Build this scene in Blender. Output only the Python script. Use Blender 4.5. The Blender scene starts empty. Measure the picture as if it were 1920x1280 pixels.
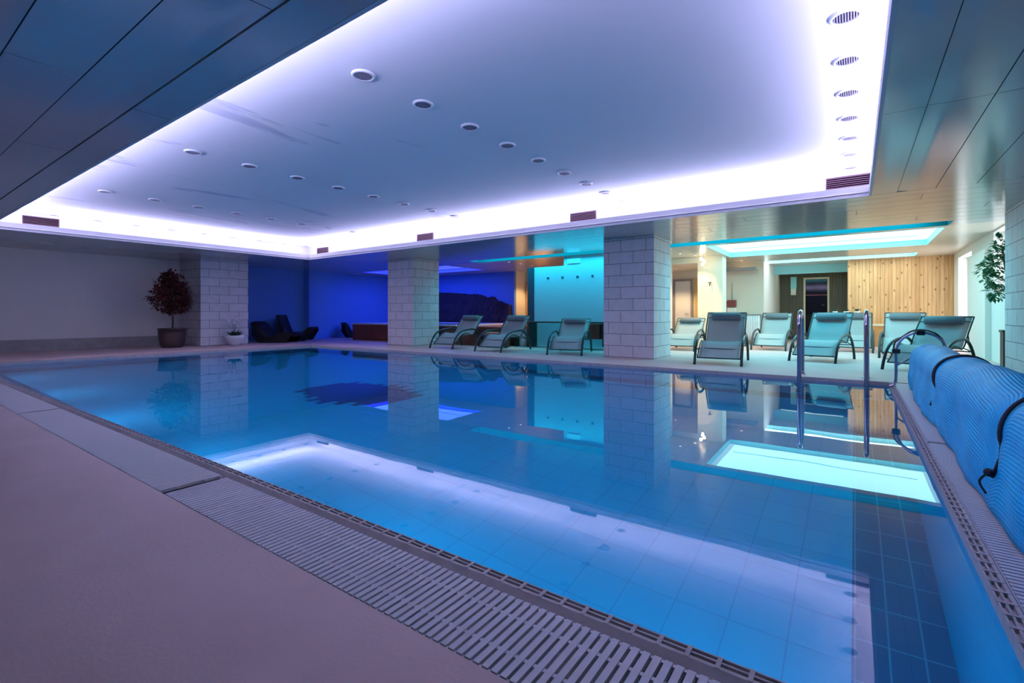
import bpy, bmesh, math, random
from mathutils import Vector, Matrix
random.seed(7)
SC = bpy.context.scene
COL = SC.collection
PI = math.pi
# ------------------------------------------------------------------ camera, world, exposure
cam_d = bpy.data.cameras.new('camera'); cam = bpy.data.objects.new('camera', cam_d); COL.objects.link(cam)
cam.location = (0, 0, 1.0); cam.rotation_euler = (PI/2, 0, math.radians(35.42))
cam_d.sensor_width = 36; cam_d.lens = 904.5/1920*36; cam_d.shift_y = -(640-588.9)/1920
cam_d.clip_start = 0.02; cam_d.clip_end = 200
SC.camera = cam
SC.view_settings.view_transform = 'Standard'; SC.view_settings.look = 'None'
SC.view_settings.exposure = 0.12; SC.view_settings.gamma = 1.0
w = bpy.data.worlds.new('daylight'); SC.world = w; w.use_nodes = True
bgn = w.node_tree.nodes['Background']; bgn.inputs[0].default_value = (0.86, 0.93, 1.0, 1); bgn.inputs[1].default_value = 5.0
SC.cycles.max_bounces = 10; SC.cycles.transmission_bounces = 8; SC.cycles.glossy_bounces = 6; SC.cycles.diffuse_bounces = 5
SC.cycles.sample_clamp_indirect = 6.0; SC.cycles.use_denoising = True
SC.cycles.blur_glossy = 0.1

def area_light(name, loc, size, size_y, power, color, rot=(0, 0, 0), spread=180):
    l = bpy.data.lights.new(name, 'AREA'); l.shape = 'RECTANGLE'; l.size = size; l.size_y = size_y
    l.energy = power; l.color = color; l.spread = math.radians(spread)
    o = bpy.data.objects.new(name, l); COL.objects.link(o); o.location = loc; o.rotation_euler = rot
    return o
# unseen blue fill lights added at the near pool wall to brighten water and ceiling
LAV = (0.60, 0.56, 1.0)
for i, x in enumerate((-12.6, -10.1, -7.6, -5.1, -2.6, -0.6)):
    area_light('underwater_fill', (x, 1.535, -0.75), 0.28, 0.28, (12.0, 17.0, 23.0, 23.0, 23.0, 23.0)[i], (0.06, 0.64, 1.0), (PI/2, 0, 0))
# cyan light coming down from the slot and the luminous ceilings over the far deck
area_light('slot_light', (-7.0, 12.55, 2.98), 7.0, 0.35, 80, (0.0, 0.72, 1.0))
area_light('slot_light', (-1.2, 12.55, 2.98), 4.8, 0.35, 75, (0.0, 0.72, 1.0))
area_light('skylight_light', (-0.8, 14.6, 2.90), 4.4, 2.8, 105, (0.30, 0.90, 1.0))
area_light('skylight_light', (-0.8, 18.45, 2.90), 4.4, 0.8, 40, (0.75, 0.97, 1.0))
area_light('slot_light', (-1.35, 21.1, 2.6), 2.0, 0.6, 5, (0.6, 0.9, 0.75))
area_light('skylight_light', (-14.5, 13.65, 2.90), 4.6, 2.6, 200, (0.03, 0.08, 1.0))
#area_light('nook_light', (-17.2, 9.7, 2.60), 0.3, 2.2, 35, (0.0, 0.07, 1.0))
# lavender cove strips of the big raised ceiling
ZS = 2.77; RX0, RX1, RY0, RY1 = -14.45, 0.17, 1.81, 8.95; ZC = 3.30
CX0, CX1, CY0, CY1 = -15.35, 0.55, 1.35, 9.45
COVE = 20.0
def cove(loc, sx, sy, rot, k=1.0):
    area_light('cove_light', loc, sx, sy, COVE*k*max(sx, sy), LAV, rot)
TI = math.radians(24)
cove(((RX0+RX1)/2, RY1+.12, 2.925), RX1-RX0, .08, (PI+TI, 0, 0))
cove(((RX0+RX1)/2, RY0-.12, 2.925), RX1-RX0, .08, (PI-TI, 0, 0))
cove((RX1+.12, (RY0+RY1)/2, 2.925), .08, RY1-RY0, (PI, -TI, 0), .68)
cove((RX0-.16, (RY0+RY1)/2, 2.925), .08, RY1-RY0, (PI, TI, 0))

# ------------------------------------------------------------------ materials
def newmat(name):
    m = bpy.data.materials.new(name); m.use_nodes = True
    nt = m.node_tree; b = nt.nodes['Principled BSDF']
    return m, nt, b
def N(nt, t, **kw):
    n = nt.nodes.new(t)
    for k, v in kw.items():
        if k in n.inputs: n.inputs[k].default_value = v
        else: setattr(n, k, v)
    return n
def mat(name, col, rough=.5, metal=0., spec=.5, noise=0., nscale=5., bump=0., bscale=40., sheen=0.):
    m, nt, b = newmat(name)
    c = (*col, 1)
    b.inputs['Base Color'].default_value = c; b.inputs['Roughness'].default_value = rough
    b.inputs['Metallic'].default_value = metal; b.inputs['Specular IOR Level'].default_value = spec
    tc = N(nt, 'ShaderNodeTexCoord')
    if noise:
        n = N(nt, 'ShaderNodeTexNoise', Scale=nscale, Detail=5.0, Roughness=.6)
        nt.links.new(tc.outputs['Object'], n.inputs['Vector'])
        r = N(nt, 'ShaderNodeMapRange'); r.inputs[1].default_value = .3; r.inputs[2].default_value = .7
        r.inputs[3].default_value = 1-noise; r.inputs[4].default_value = 1+noise*.5
        nt.links.new(n.outputs['Fac'], r.inputs[0])
        mx = N(nt, 'ShaderNodeVectorMath', operation='SCALE'); mx.inputs[0].default_value = col
        nt.links.new(r.outputs[0], mx.inputs['Scale']); nt.links.new(mx.outputs[0], b.inputs['Base Color'])
    if bump:
        n2 = N(nt, 'ShaderNodeTexNoise', Scale=bscale, Detail=3.0)
        nt.links.new(tc.outputs['Object'], n2.inputs['Vector'])
        bp = N(nt, 'ShaderNodeBump', Strength=bump, Distance=.01)
        nt.links.new(n2.outputs['Fac'], bp.inputs['Height']); nt.links.new(bp.outputs[0], b.inputs['Normal'])
    return m
def emat(name, col, s):
    m, nt, b = newmat(name)
    b.inputs['Base Color'].default_value = (*[min(1, c) for c in col], 1)
    b.inputs['Emission Color'].default_value = (*col, 1); b.inputs['Emission Strength'].default_value = s
    return m
def brickmat(name, c1, c2, mortar, bw, rh, ms, rough=.5, off=.5, bump=.3, noise=.0, spec=.5, offx=0, offz=0):
    m, nt, b = newmat(name)
    tc = N(nt, 'ShaderNodeTexCoord'); mp = N(nt, 'ShaderNodeMapping'); mp.inputs['Location'].default_value = (offx, offz, 0)
    nt.links.new(tc.outputs['UV'], mp.inputs[0])
    br = N(nt, 'ShaderNodeTexBrick'); br.offset = off; br.squash = 1
    for k, v in (('Color1', (*c1, 1)), ('Color2', (*c2, 1)), ('Mortar', (*mortar, 1)), ('Scale', 1.0), ('Mortar Size', ms), ('Brick Width', bw), ('Row Height', rh), ('Mortar Smooth', .1)):
        br.inputs[k].default_value = v
    nt.links.new(mp.outputs[0], br.inputs['Vector'])
    out = br.outputs['Color']
    if noise:
        n = N(nt, 'ShaderNodeTexNoise', Scale=6.0, Detail=6.0)
        nt.links.new(mp.outputs[0], n.inputs['Vector'])
        r = N(nt, 'ShaderNodeMapRange'); r.inputs[1].default_value = .3; r.inputs[2].default_value = .7
        r.inputs[3].default_value = 1-noise; r.inputs[4].default_value = 1
        nt.links.new(n.outputs['Fac'], r.inputs[0])
        v = N(nt, 'ShaderNodeVectorMath', operation='SCALE')
        nt.links.new(out, v.inputs[0]); nt.links.new(r.outputs[0], v.inputs['Scale']); out = v.outputs[0]
    nt.links.new(out, b.inputs['Base Color'])
    b.inputs['Roughness'].default_value = rough; b.inputs['Specular IOR Level'].default_value = spec
    if bump:
        bp = N(nt, 'ShaderNodeBump', Strength=bump, Distance=.01); bp.invert = True
        nt.links.new(br.outputs['Fac'], bp.inputs['Height']); nt.links.new(bp.outputs[0], b.inputs['Normal'])
    return m
M = {}
M['deck'] = mat('deck_plaster', (.57, .40, .38), .55, noise=.10, nscale=1.6, bump=.15, bscale=60)
M['wall'] = mat('wall_paint', (.84, .76, .74), .7, noise=.04, nscale=1)
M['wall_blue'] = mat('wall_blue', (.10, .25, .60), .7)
M['wall_cyan_lit'] = mat('wall_cyan_tint', (.34, .66, .74), .6)  # turquoise base colour carries part of the cyan slot light
M['wall_white'] = mat('wall_white', (.78, .77, .72), .6)
M['cream'] = mat('wall_cream', (.80, .74, .60), .6)
M['plinth'] = mat('plinth_marble', (.33, .30, .30), .35, noise=.25, nscale=4)
M['ceiling'] = None
M['lip'] = mat('lip_white', (.66, .64, .66), .45)
M['cove_wall'] = mat('cove_white', (.85, .85, .85), .6)
M['vent'] = mat('vent_metal', (.13, .075, .095), .6, spec=.2)
M['vent_dark'] = mat('vent_inside', (.008, .004, .006), .9, spec=0.)
M['ring'] = mat('downlight_ring', (.72, .72, .74), .4)
M['louvre'] = mat('downlight_louvre', (.05, .045, .07), .6)
M['blade'] = mat('downlight_blade', (.28, .26, .32), .5)
M['stone'] = brickmat('column_stone', (.72, .68, .69), (.64, .61, .62), (.17, .155, .165), .60, .271, .006, rough=.6, noise=.12, bump=.35, offx=.18)
M['tile_blue_col'] = M['stone']
M['pool_floor'] = brickmat('pool_floor_tile', (.0, .36, .57), (.0, .345, .55), (.0, .25, .44), .30, .30, .004, rough=.4, off=0, bump=.15)
M['pool_border'] = brickmat('pool_border_tile', (.006, .085, .20), (.006, .08, .19), (.04, .20, .34), .145, .29, .005, rough=.4, off=0, bump=.1)
M['pool_wall'] = brickmat('pool_wall_tile', (.010, .25, .46), (.010, .24, .44), (.015, .20, .38), .15, .15, .003, rough=.4, off=0, bump=.1)
M['mosaic'] = mat('dark_mosaic', (.004, .03, .12), .4)
M['coping'] = mat('coping_stone', (.47, .42, .42), .85, spec=.15, noise=.15, nscale=12)
M['grate'] = mat('grate_plastic', (.60, .57, .60), .45)
M['channel'] = mat('gutter_dark', (.02, .02, .03), .7)
M['black'] = mat('black_metal', (.012, .014, .018), .35)
M['frame'] = mat('lounger_frame', (.03, .045, .05), .35, metal=.5)
M['rope'] = mat('black_rope', (.008, .006, .02), .7)
M['chrome'] = mat('chrome', (.55, .50, .60), .12, metal=1.)
M['steel'] = mat('brushed_steel', (.42, .38, .48), .28, metal=.9)
M['rattan'] = brickmat('dark_rattan', (.030, .016, .014), (.020, .012, .010), (.004, .003, .003), .03, .015, .004, rough=.6, bump=.8)
M['pot_brown'] = mat('pot_brown', (.06, .032, .032), .5, noise=.2, nscale=8)
M['pot_white'] = mat('pot_white', (.75, .75, .75), .3)
M['pot_dark'] = mat('pot_dark', (.045, .045, .05), .4)
M['soil'] = mat('soil', (.03, .02, .015), .9)
M['red_leaf'] = mat('red_leaf', (.12, .012, .012), .5, noise=.5, nscale=20)
M['green_leaf'] = mat('green_leaf', (.02, .16, .05), .45, noise=.4, nscale=20)
M['dark_leaf'] = mat('dark_leaf', (.02, .07, .03), .4)
M['bark'] = mat('bark', (.06, .035, .025), .8)
M['petal'] = mat('orchid_petal', (.85, .82, .85), .5)
M['tub_wood'] = mat('tub_wood', (.15, .045, .025), .5, noise=.3, nscale=6)
M['tub_rim'] = mat('tub_rim', (.60, .56, .60), .25)
M['step'] = mat('tub_step', (.45, .22, .18), .5)
M['rock'] = mat('dark_rock', (.035, .015, .02), .8, bump=.9, bscale=9)
M['dark_wood'] = mat('dark_wood', (.05, .045, .04), .45, noise=.3, nscale=6)
M['dark_post'] = mat('dark_post', (.012, .05, .09), .5)
M['ward'] = mat('wardrobe_wood', (.72, .45, .17), .45, noise=.08, nscale=4)
M['glass_dark'] = mat('dark_glass', (.006, .006, .012), .06)
M['white_cloth'] = mat('white_cloth', (.85, .85, .85), .8)
M['red_plastic'] = mat('dark_red_plastic', (.22, .05, .06), .4)
M['window_frame'] = mat('window_frame', (.20, .18, .14), .5)
M['bench_wood'] = mat('bench_wood', (.62, .30, .10), .5, noise=.2, nscale=7)
M['bench_top'] = mat('bench_top', (.80, .68, .48), .4)
M['hook'] = mat('hook_metal', (.02, .12, .14), .3, metal=.6)
M['sign'] = emat('sign_plate', (.25, .85, .95), .10)
M['led_cyan'] = emat('led_cyan', (.02, .72, .85), 1.7)
M['led_lav'] = emat('led_lavender', LAV, 4.0)
M['sky_cyan'] = emat('skylight_cyan', (.66, .97, 1.0), 1.25)
M['sky_white'] = emat('skylight_white', (.75, .97, 1.0), 1.2)
M['sky_blue'] = emat('skylight_blue', (.10, .16, 1.0), 1.0)
M['sky_side'] = mat('skylight_side', (.35, .80, .85), .5)
M['slot_side'] = mat('slot_side', (.012, .11, .13), .6)
M['sky_side_blue'] = mat('skylight_side_blue', (.30, .30, .95), .5)
M['lamp_warm'] = emat('lamp_warm', (1.0, .80, .50), 12.0)

# raised ceiling with damp stains of their own shape
def ceiling_mat():
    m, nt, b = newmat('ceiling_plaster')
    tc = N(nt, 'ShaderNodeTexCoord')
    mp = N(nt, 'ShaderNodeMapping'); mp.inputs['Rotation'].default_value = (0, 0, math.radians(12)); mp.inputs['Scale'].default_value = (1.5, .40, 1)
    nt.links.new(tc.outputs['Object'], mp.inputs[0])
    n = N(nt, 'ShaderNodeTexNoise', Scale=.9, Detail=7.0, Roughness=.65, Distortion=.6)
    nt.links.new(mp.outputs[0], n.inputs['Vector'])
    cr = N(nt, 'ShaderNodeValToRGB'); e = cr.color_ramp.elements
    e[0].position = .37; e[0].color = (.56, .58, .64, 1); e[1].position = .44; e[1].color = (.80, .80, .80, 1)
    nm = N(nt, 'ShaderNodeTexNoise', Scale=.28, Detail=1.0); nt.links.new(tc.outputs['Object'], nm.inputs['Vector'])
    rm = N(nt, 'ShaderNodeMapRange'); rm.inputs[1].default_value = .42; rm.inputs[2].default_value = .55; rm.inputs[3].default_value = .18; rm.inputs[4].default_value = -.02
    nt.links.new(nm.outputs['Fac'], rm.inputs[0])
    sx = N(nt, 'ShaderNodeSeparateXYZ'); nt.links.new(tc.outputs['Object'], sx.inputs[0])
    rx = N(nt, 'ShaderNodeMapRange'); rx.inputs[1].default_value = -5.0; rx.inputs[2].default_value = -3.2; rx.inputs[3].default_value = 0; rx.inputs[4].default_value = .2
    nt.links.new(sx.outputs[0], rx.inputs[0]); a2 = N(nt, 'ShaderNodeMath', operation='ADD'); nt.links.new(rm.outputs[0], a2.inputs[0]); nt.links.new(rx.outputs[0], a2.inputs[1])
    ad = N(nt, 'ShaderNodeMath', operation='ADD'); nt.links.new(n.outputs['Fac'], ad.inputs[0]); nt.links.new(a2.outputs[0], ad.inputs[1])
    nt.links.new(ad.outputs[0], cr.inputs[0]); nt.links.new(cr.outputs[0], b.inputs['Base Color'])
    n2 = N(nt, 'ShaderNodeTexNoise', Scale=2.2, Detail=4.0)
    nt.links.new(tc.outputs['Object'], n2.inputs['Vector'])
    bp = N(nt, 'ShaderNodeBump', Strength=.25, Distance=.02); nt.links.new(n2.outputs['Fac'], bp.inputs['Height'])
    nt.links.new(bp.outputs[0], b.inputs['Normal'])
    b.inputs['Roughness'].default_value = .75
    return m
M['ceiling'] = ceiling_mat()
def soffit_mat():
    m, nt, b = newmat('soffit_lacquer')
    b.inputs['Base Color'].default_value = (.50, .50, .50, 1); b.inputs['Roughness'].default_value = .14
    b.inputs['Specular IOR Level'].default_value = 1.0; b.inputs['Metallic'].default_value = .15
    tc = N(nt, 'ShaderNodeTexCoord'); n = N(nt, 'ShaderNodeTexNoise', Scale=1.2, Detail=2.0)
    nt.links.new(tc.outputs['Object'], n.inputs['Vector'])
    bp = N(nt, 'ShaderNodeBump', Strength=.10, Distance=.02); nt.links.new(n.outputs['Fac'], bp.inputs['Height'])
    nt.links.new(bp.outputs[0], b.inputs['Normal'])
    return m
M['soffit'] = soffit_mat()
M['soffit_back'] = mat('soffit_gap', (.02, .025, .04), .8)
M['rear_ceiling'] = mat('rear_ceiling', (.60, .56, .48), .22, spec=.7)
def water_mat(name, tint):
    m, nt, b = newmat(name)
    b.inputs['Base Color'].default_value = (*tint, 1); b.inputs['Roughness'].default_value = 0
    b.inputs['Transmission Weight'].default_value = 1; b.inputs['IOR'].default_value = 1.333
    tc = N(nt, 'ShaderNodeTexCoord'); n = N(nt, 'ShaderNodeTexNoise', Scale=1.6, Detail=1.5)
    nt.links.new(tc.outputs['Object'], n.inputs['Vector'])
    bp = N(nt, 'ShaderNodeBump', Strength=.035, Distance=.02); nt.links.new(n.outputs['Fac'], bp.inputs['Height'])
    nt.links.new(bp.outputs[0], b.inputs['Normal'])
    return m
M['water'] = water_mat('pool_water', (.55, .93, 1.0))
M['water_tub'] = water_mat('tub_water', (.6, .7, 1.0))
def plank_mat(name, pw, cols, knots=True, rough=.45):
    m, nt, b = newmat(name)
    tc = N(nt, 'ShaderNodeTexCoord')
    br = N(nt, 'ShaderNodeTexBrick'); br.offset = 0
    for k, v in (('Color1', (*cols[0], 1)), ('Color2', (*cols[1], 1)), ('Mortar', (*cols[2], 1)), ('Scale', 1.0), ('Mortar Size', .004), ('Brick Width', pw), ('Row Height', 30.), ('Bias', 0.)):
        br.inputs[k].default_value = v
    nt.links.new(tc.outputs['UV'], br.inputs['Vector'])
    mp = N(nt, 'ShaderNodeMapping'); mp.inputs['Scale'].default_value = (14, .9, 1)
    nt.links.new(tc.outputs['UV'], mp.inputs[0])
    n = N(nt, 'ShaderNodeTexNoise', Scale=1.5, Detail=5.0, Distortion=.8); nt.links.new(mp.outputs[0], n.inputs['Vector'])
    r = N(nt, 'ShaderNodeMapRange'); r.inputs[1].default_value = .3; r.inputs[2].default_value = .7; r.inputs[3].default_value = .78; r.inputs[4].default_value = 1.08
    nt.links.new(n.outputs['Fac'], r.inputs[0])
    v = N(nt, 'ShaderNodeVectorMath', operation='SCALE'); nt.links.new(br.outputs['Color'], v.inputs[0]); nt.links.new(r.outputs[0], v.inputs['Scale'])
    out = v.outputs[0]
    if knots:
        mp2 = N(nt, 'ShaderNodeMapping'); mp2.inputs['Scale'].default_value = (3.4, 2.0, 1); nt.links.new(tc.outputs['UV'], mp2.inputs[0])
        vo = N(nt, 'ShaderNodeTexVoronoi', Scale=1.0, voronoi_dimensions='2D'); vo.inputs['Randomness'].default_value = .9
        nt.links.new(mp2.outputs[0], vo.inputs['Vector'])
        cr = N(nt, 'ShaderNodeValToRGB'); e = cr.color_ramp.elements
        e[0].position = .035; e[0].color = (.8, .8, .8, 1); e[1].position = .10; e[1].color = (0, 0, 0, 1)
        nt.links.new(vo.outputs['Distance'], cr.inputs[0])
        mx = N(nt, 'ShaderNodeMix', data_type='RGBA'); nt.links.new(cr.outputs[0], mx.inputs[0])
        nt.links.new(out, mx.inputs[6]); mx.inputs[7].default_value = (.20, .07, .02, 1); out = mx.outputs[2]
    nt.links.new(out, b.inputs['Base Color']); b.inputs['Roughness'].default_value = rough
    bp = N(nt, 'ShaderNodeBump', Strength=.4, Distance=.01); bp.invert = True
    nt.links.new(br.outputs['Fac'], bp.inputs['Height']); nt.links.new(bp.outputs[0], b.inputs['Normal'])
    return m
M['pine'] = plank_mat('pine_planks', .095, ((.84, .48, .22), (.66, .33, .13), (.30, .14, .05)))
M['sauna'] = plank_mat('sauna_planks', .10, ((.13, .11, .07), (.10, .085, .055), (.03, .03, .02)), knots=False)
def fabric_mat(name, col, alpha=.0):
    m, nt, b = newmat(name)
    b.inputs['Base Color'].default_value = (*col, 1); b.inputs['Roughness'].default_value = .7
    tc = N(nt, 'ShaderNodeTexCoord')
    n = N(nt, 'ShaderNodeTexWave', Scale=120.0); n.bands_direction = 'X'; nt.links.new(tc.outputs['UV'], n.inputs['Vector'])
    bp = N(nt, 'ShaderNodeBump', Strength=.25, Distance=.002); nt.links.new(n.outputs['Fac'], bp.inputs['Height']); nt.links.new(bp.outputs[0], b.inputs['Normal'])
    if alpha:
        tr = N(nt, 'ShaderNodeBsdfTransparent'); mx = N(nt, 'ShaderNodeMixShader'); mx.inputs[0].default_value = alpha
        out = nt.nodes['Material Output']
        nt.links.new(b.outputs[0], mx.inputs[1]); nt.links.new(tr.outputs[0], mx.inputs[2]); nt.links.new(mx.outputs[0], out.inputs[0])
    return m
M['sling'] = fabric_mat('sling_mesh', (.42, .46, .46), .18)
M['pillow'] = fabric_mat('pillow_fabric', (.15, .17, .19))
def cover_mat():
    m, nt, b = newmat('bubble_cover')
    tc = N(nt, 'ShaderNodeTexCoord')
    n = N(nt, 'ShaderNodeTexNoise', Scale=3.0, Detail=4.0); nt.links.new(tc.outputs['Object'], n.inputs['Vector'])
    cr = N(nt, 'ShaderNodeValToRGB'); e = cr.color_ramp.elements
    e[0].position = .3; e[0].color = (.0, .38, .74, 1); e[1].position = .7; e[1].color = (.0, .56, .95, 1)
    nt.links.new(n.outputs['Fac'], cr.inputs[0]); nt.links.new(cr.outputs[0], b.inputs['Base Color'])
    b.inputs['Roughness'].default_value = .42; b.inputs['Specular IOR Level'].default_value = .12
    w1 = N(nt, 'ShaderNodeTexWave', Scale=16.0); w1.bands_direction = 'X'; nt.links.new(tc.outputs['UV'], w1.inputs['Vector'])
    w2 = N(nt, 'ShaderNodeTexWave', Scale=11.0); w2.bands_direction = 'Y'; nt.links.new(tc.outputs['UV'], w2.inputs['Vector'])
    ma = N(nt, 'ShaderNodeMath', operation='MULTIPLY_ADD'); nt.links.new(w2.outputs['Fac'], ma.inputs[0]); ma.inputs[1].default_value = .45; nt.links.new(w1.outputs['Fac'], ma.inputs[2])
    bp = N(nt, 'ShaderNodeBump', Strength=.6, Distance=.004); nt.links.new(ma.outputs[0], bp.inputs['Height'])
    nt.links.new(bp.outputs[0], b.inputs['Normal'])
    return m
M['cover'] = cover_mat()

# ------------------------------------------------------------------ mesh helpers
def B(): return bmesh.new()
def box(bm, x0, x1, y0, y1, z0, z1):
    vs = [bm.verts.new((x, y, z)) for z in (z0, z1) for y in (y0, y1) for x in (x0, x1)]
    for f in ((0, 2, 3, 1), (4, 5, 7, 6), (0, 1, 5, 4), (2, 6, 7, 3), (0, 4, 6, 2), (1, 3, 7, 5)):
        bm.faces.new([vs[i] for i in f])
def quad(bm, *p):
    return bm.faces.new([bm.verts.new(q) for q in p])
def tube(bm, pts, r, seg=8, cap=True, closed=False):
    pts = [Vector(p) for p in pts]; n = len(pts); rings = []; up0 = None
    for i, p in enumerate(pts):
        if closed: t = pts[(i+1) % n]-pts[i-1]
        else: t = pts[min(i+1, n-1)]-pts[max(i-1, 0)]
        t.normalize()
        if up0 is None:
            up0 = Vector((0, 0, 1)) if abs(t.z) < .9 else Vector((1, 0, 0))
        a = t.cross(up0).normalized(); b = a.cross(t).normalized(); up0 = b
        rr = r[i] if isinstance(r, (list, tuple)) else r
        rings.append([bm.verts.new(p+(a*math.cos(k*2*PI/seg)+b*math.sin(k*2*PI/seg))*rr) for k in range(seg)])
    m = n if closed else n-1
    for i in range(m):
        A, C = rings[i], rings[(i+1) % n]
        for k in range(seg):
            f = bm.faces.new((A[k], A[(k+1) % seg], C[(k+1) % seg], C[k])); f.smooth = True
    if cap and not closed:
        bm.faces.new(rings[0][::-1]); bm.faces.new(rings[-1])
def lathe(bm, prof, seg=24, c=(0, 0, 0), cap=True):
    rings = [[bm.verts.new((c[0]+r*math.cos(k*2*PI/seg), c[1]+r*math.sin(k*2*PI/seg), c[2]+z)) for k in range(seg)] for r, z in prof]
    for A, C in zip(rings, rings[1:]):
        for k in range(seg):
            f = bm.faces.new((A[k], A[(k+1) % seg], C[(k+1) % seg], C[k])); f.smooth = True
    if cap:
        bm.faces.new(rings[0][::-1]); bm.faces.new(rings[-1])
def spline(pts, n=6):
    P = [Vector(p) for p in pts]; out = []
    for i in range(len(P)-1):
        p0, p1, p2, p3 = P[max(i-1, 0)], P[i], P[i+1], P[min(i+2, len(P)-1)]
        for k in range(n):
            t = k/n
            out.append(.5*((2*p1)+(p2-p0)*t+(2*p0-5*p1+4*p2-p3)*t*t+(3*p1-p0-3*p2+p3)*t**3))
    out.append(P[-1]); return out
def sheet(bm, prof, y0, y1, th, ny=1):
    """prof: list of (u,z) along X; extruded in Y with thickness th"""
    ys = [y0+(y1-y0)*i/ny for i in range(ny+1)]
    n = len(prof); nor = []
    for i in range(n):
        a = Vector(prof[max(i-1, 0)]); b = Vector(prof[min(i+1, n-1)]); t = (b-a).normalized(); nor.append(Vector((-t.y, t.x)))
    top = [[bm.verts.new((p[0], y, p[1])) for y in ys] for p in prof]
    bot = [[bm.verts.new((p[0]-nn.x*th, y, p[1]-nn.y*th)) for y in ys] for p, nn in zip(prof, nor)]
    for G, fl in ((top, 0), (bot, 1)):
        for i in range(n-1):
            for j in range(ny):
                q = (G[i][j], G[i+1][j], G[i+1][j+1], G[i][j+1]); f = bm.faces.new(q if not fl else q[::-1]); f.smooth = True
    for i in range(n-1):
        bm.faces.new((top[i][0], bot[i][0], bot[i+1][0], top[i+1][0])); bm.faces.new((top[i][-1], top[i+1][-1], bot[i+1][-1], bot[i][-1]))
    for i in (0, n-1):
        for j in range(ny): bm.faces.new((top[i][j], top[i][j+1], bot[i][j+1], bot[i][j]))
def obj(name, bm, m, parent=None, bevel=0, uv=True, recalc=True):
    if recalc: bmesh.ops.recalc_face_normals(bm, faces=bm.faces)
    if uv and not bm.loops.layers.uv:
        L = bm.loops.layers.uv.new('UVMap'); bm.normal_update()
        for f in bm.faces:
            n = f.normal; ax = max(range(3), key=lambda i: abs(n[i]))
            for l in f.loops:
                c = l.vert.co
                l[L].uv = (c.y, c.z) if ax == 0 else (c.x, c.z) if ax == 1 else (c.x, c.y)
    me = bpy.data.meshes.new(name); bm.to_mesh(me); bm.free()
    for mm in (m if isinstance(m, (list, tuple)) else [m]): me.materials.append(mm)
    o = bpy.data.objects.new(name, me); COL.objects.link(o)
    if parent: o.parent = parent
    if bevel:
        b = o.modifiers.new('bevel', 'BEVEL'); b.width = bevel; b.segments = 2; b.limit_method = 'ANGLE'
    return o
def tag(o, label, cat, group=None, kind=None):
    o['label'] = label; o['category'] = cat
    if group: o['group'] = group
    if kind: o['kind'] = kind
    return o
def empty(name, loc, rz=0):
    o = bpy.data.objects.new(name, None); COL.objects.link(o); o.location = loc; o.rotation_euler = (0, 0, rz); o.empty_display_size = .2
    return o
def struct(name, bm, m, bevel=0, label=None):
    o = obj(name, bm, m, bevel=bevel); o['kind'] = 'structure'
    if label: o['label'] = label
    return o
def dup(root, loc=None, rz=None):
    def cp(o, par):
        c = o.copy(); COL.objects.link(c)
        if par: c.parent = par
        for ch in [x for x in kids.get(o.name, [])]: cp(ch, c)
        return c
    kids = {}
    def walk(o):
        kids[o.name] = list(o.children)
        for ch in o.children: walk(ch)
    walk(root)
    r = cp(root, None)
    if loc is not None: r.location = loc
    if rz is not None: r.rotation_euler = (0, 0, rz)
    return r
ORD = ['first', 'second', 'third', 'fourth', 'fifth', 'sixth', 'seventh', 'eighth', 'ninth', 'tenth']

# ------------------------------------------------------------------ the pool basin, deck, water
PX0, PX1, PY0, PY1 = -14.35, 0.405, 1.50, 8.97; WZ = -0.05; PD = -1.50
XL, XR = -18.28, 3.3
def plane_grid(bm, x0, x1, y0, y1, z, holes, up=True):
    xs = sorted(set([x0, x1]+[v for h in holes for v in h[:2]])); ys = sorted(set([y0, y1]+[v for h in holes for v in h[2:]]))
    xs = [v for v in xs if x0 <= v <= x1]; ys = [v for v in ys if y0 <= v <= y1]
    for a, b in zip(xs, xs[1:]):
        for c, d in zip(ys, ys[1:]):
            mx, my = (a+b)/2, (c+d)/2
            if any(h[0] < mx < h[1] and h[2] < my < h[3] for h in holes): continue
            q = [(a, c, z), (b, c, z), (b, d, z), (a, d, z)]
            quad(bm, *(q if up else q[::-1]))
GX0, GX1 = PX1+.055, PX1+.395   # right gutter channel
GY0, GY1 = 1.065, 1.41          # near gutter channel
bm = B()
plane_grid(bm, XL-.2, XR+.2, -2.6, 23.0, 0, [(PX0-.09, PX1, PY0, PY1+.05), (PX0-.09, PX1+.055, PY0-.09, PY1+.05), (PX0-.09, GX1, GY0, GY1), (GX0, GX1, GY0, PY1+.05)])
struct('floor', bm, M['deck'], label='mauve beige plastered pool deck')
# unseen shell added under the deck to stop sky light leaking in
bm = B(); box(bm, XL-.3, XR+.3, -2.9, 23.2, -1.9, -1.8)
for a in ((XL-.3, XL-.2, -2.9, 23.2), (XR+.2, XR+.3, -2.9, 23.2), (XL-.2, XR+.2, -2.9, -2.6), (XL-.2, XR+.2, 23.0, 23.2)): box(bm, *a, -1.8, -.001)
struct('underfloor_light_seal', bm, M['channel'])
# gutter channels (a dark trough under the gratings)
bm = B()
box(bm, PX0-.09, GX1, GY0, GY1, -.12, -.06); box(bm, GX0, GX1, GY1, PY1+.05, -.12, -.06)
box(bm, PX0-.09, GX1+.0, GY0-.02, GY0, -.12, -.001); box(bm, GX1, GX1+.02, GY0, PY1+.05, -.12, -.001)
box(bm, PX0-.11, PX0-.09, GY0, GY1, -.12, -.001); box(bm, GX0, GX1, PY1+.05, PY1+.07, -.12, -.001)
o = struct('trim_1', bm, M['channel'], label='dark overflow channel round the pool')
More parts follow.
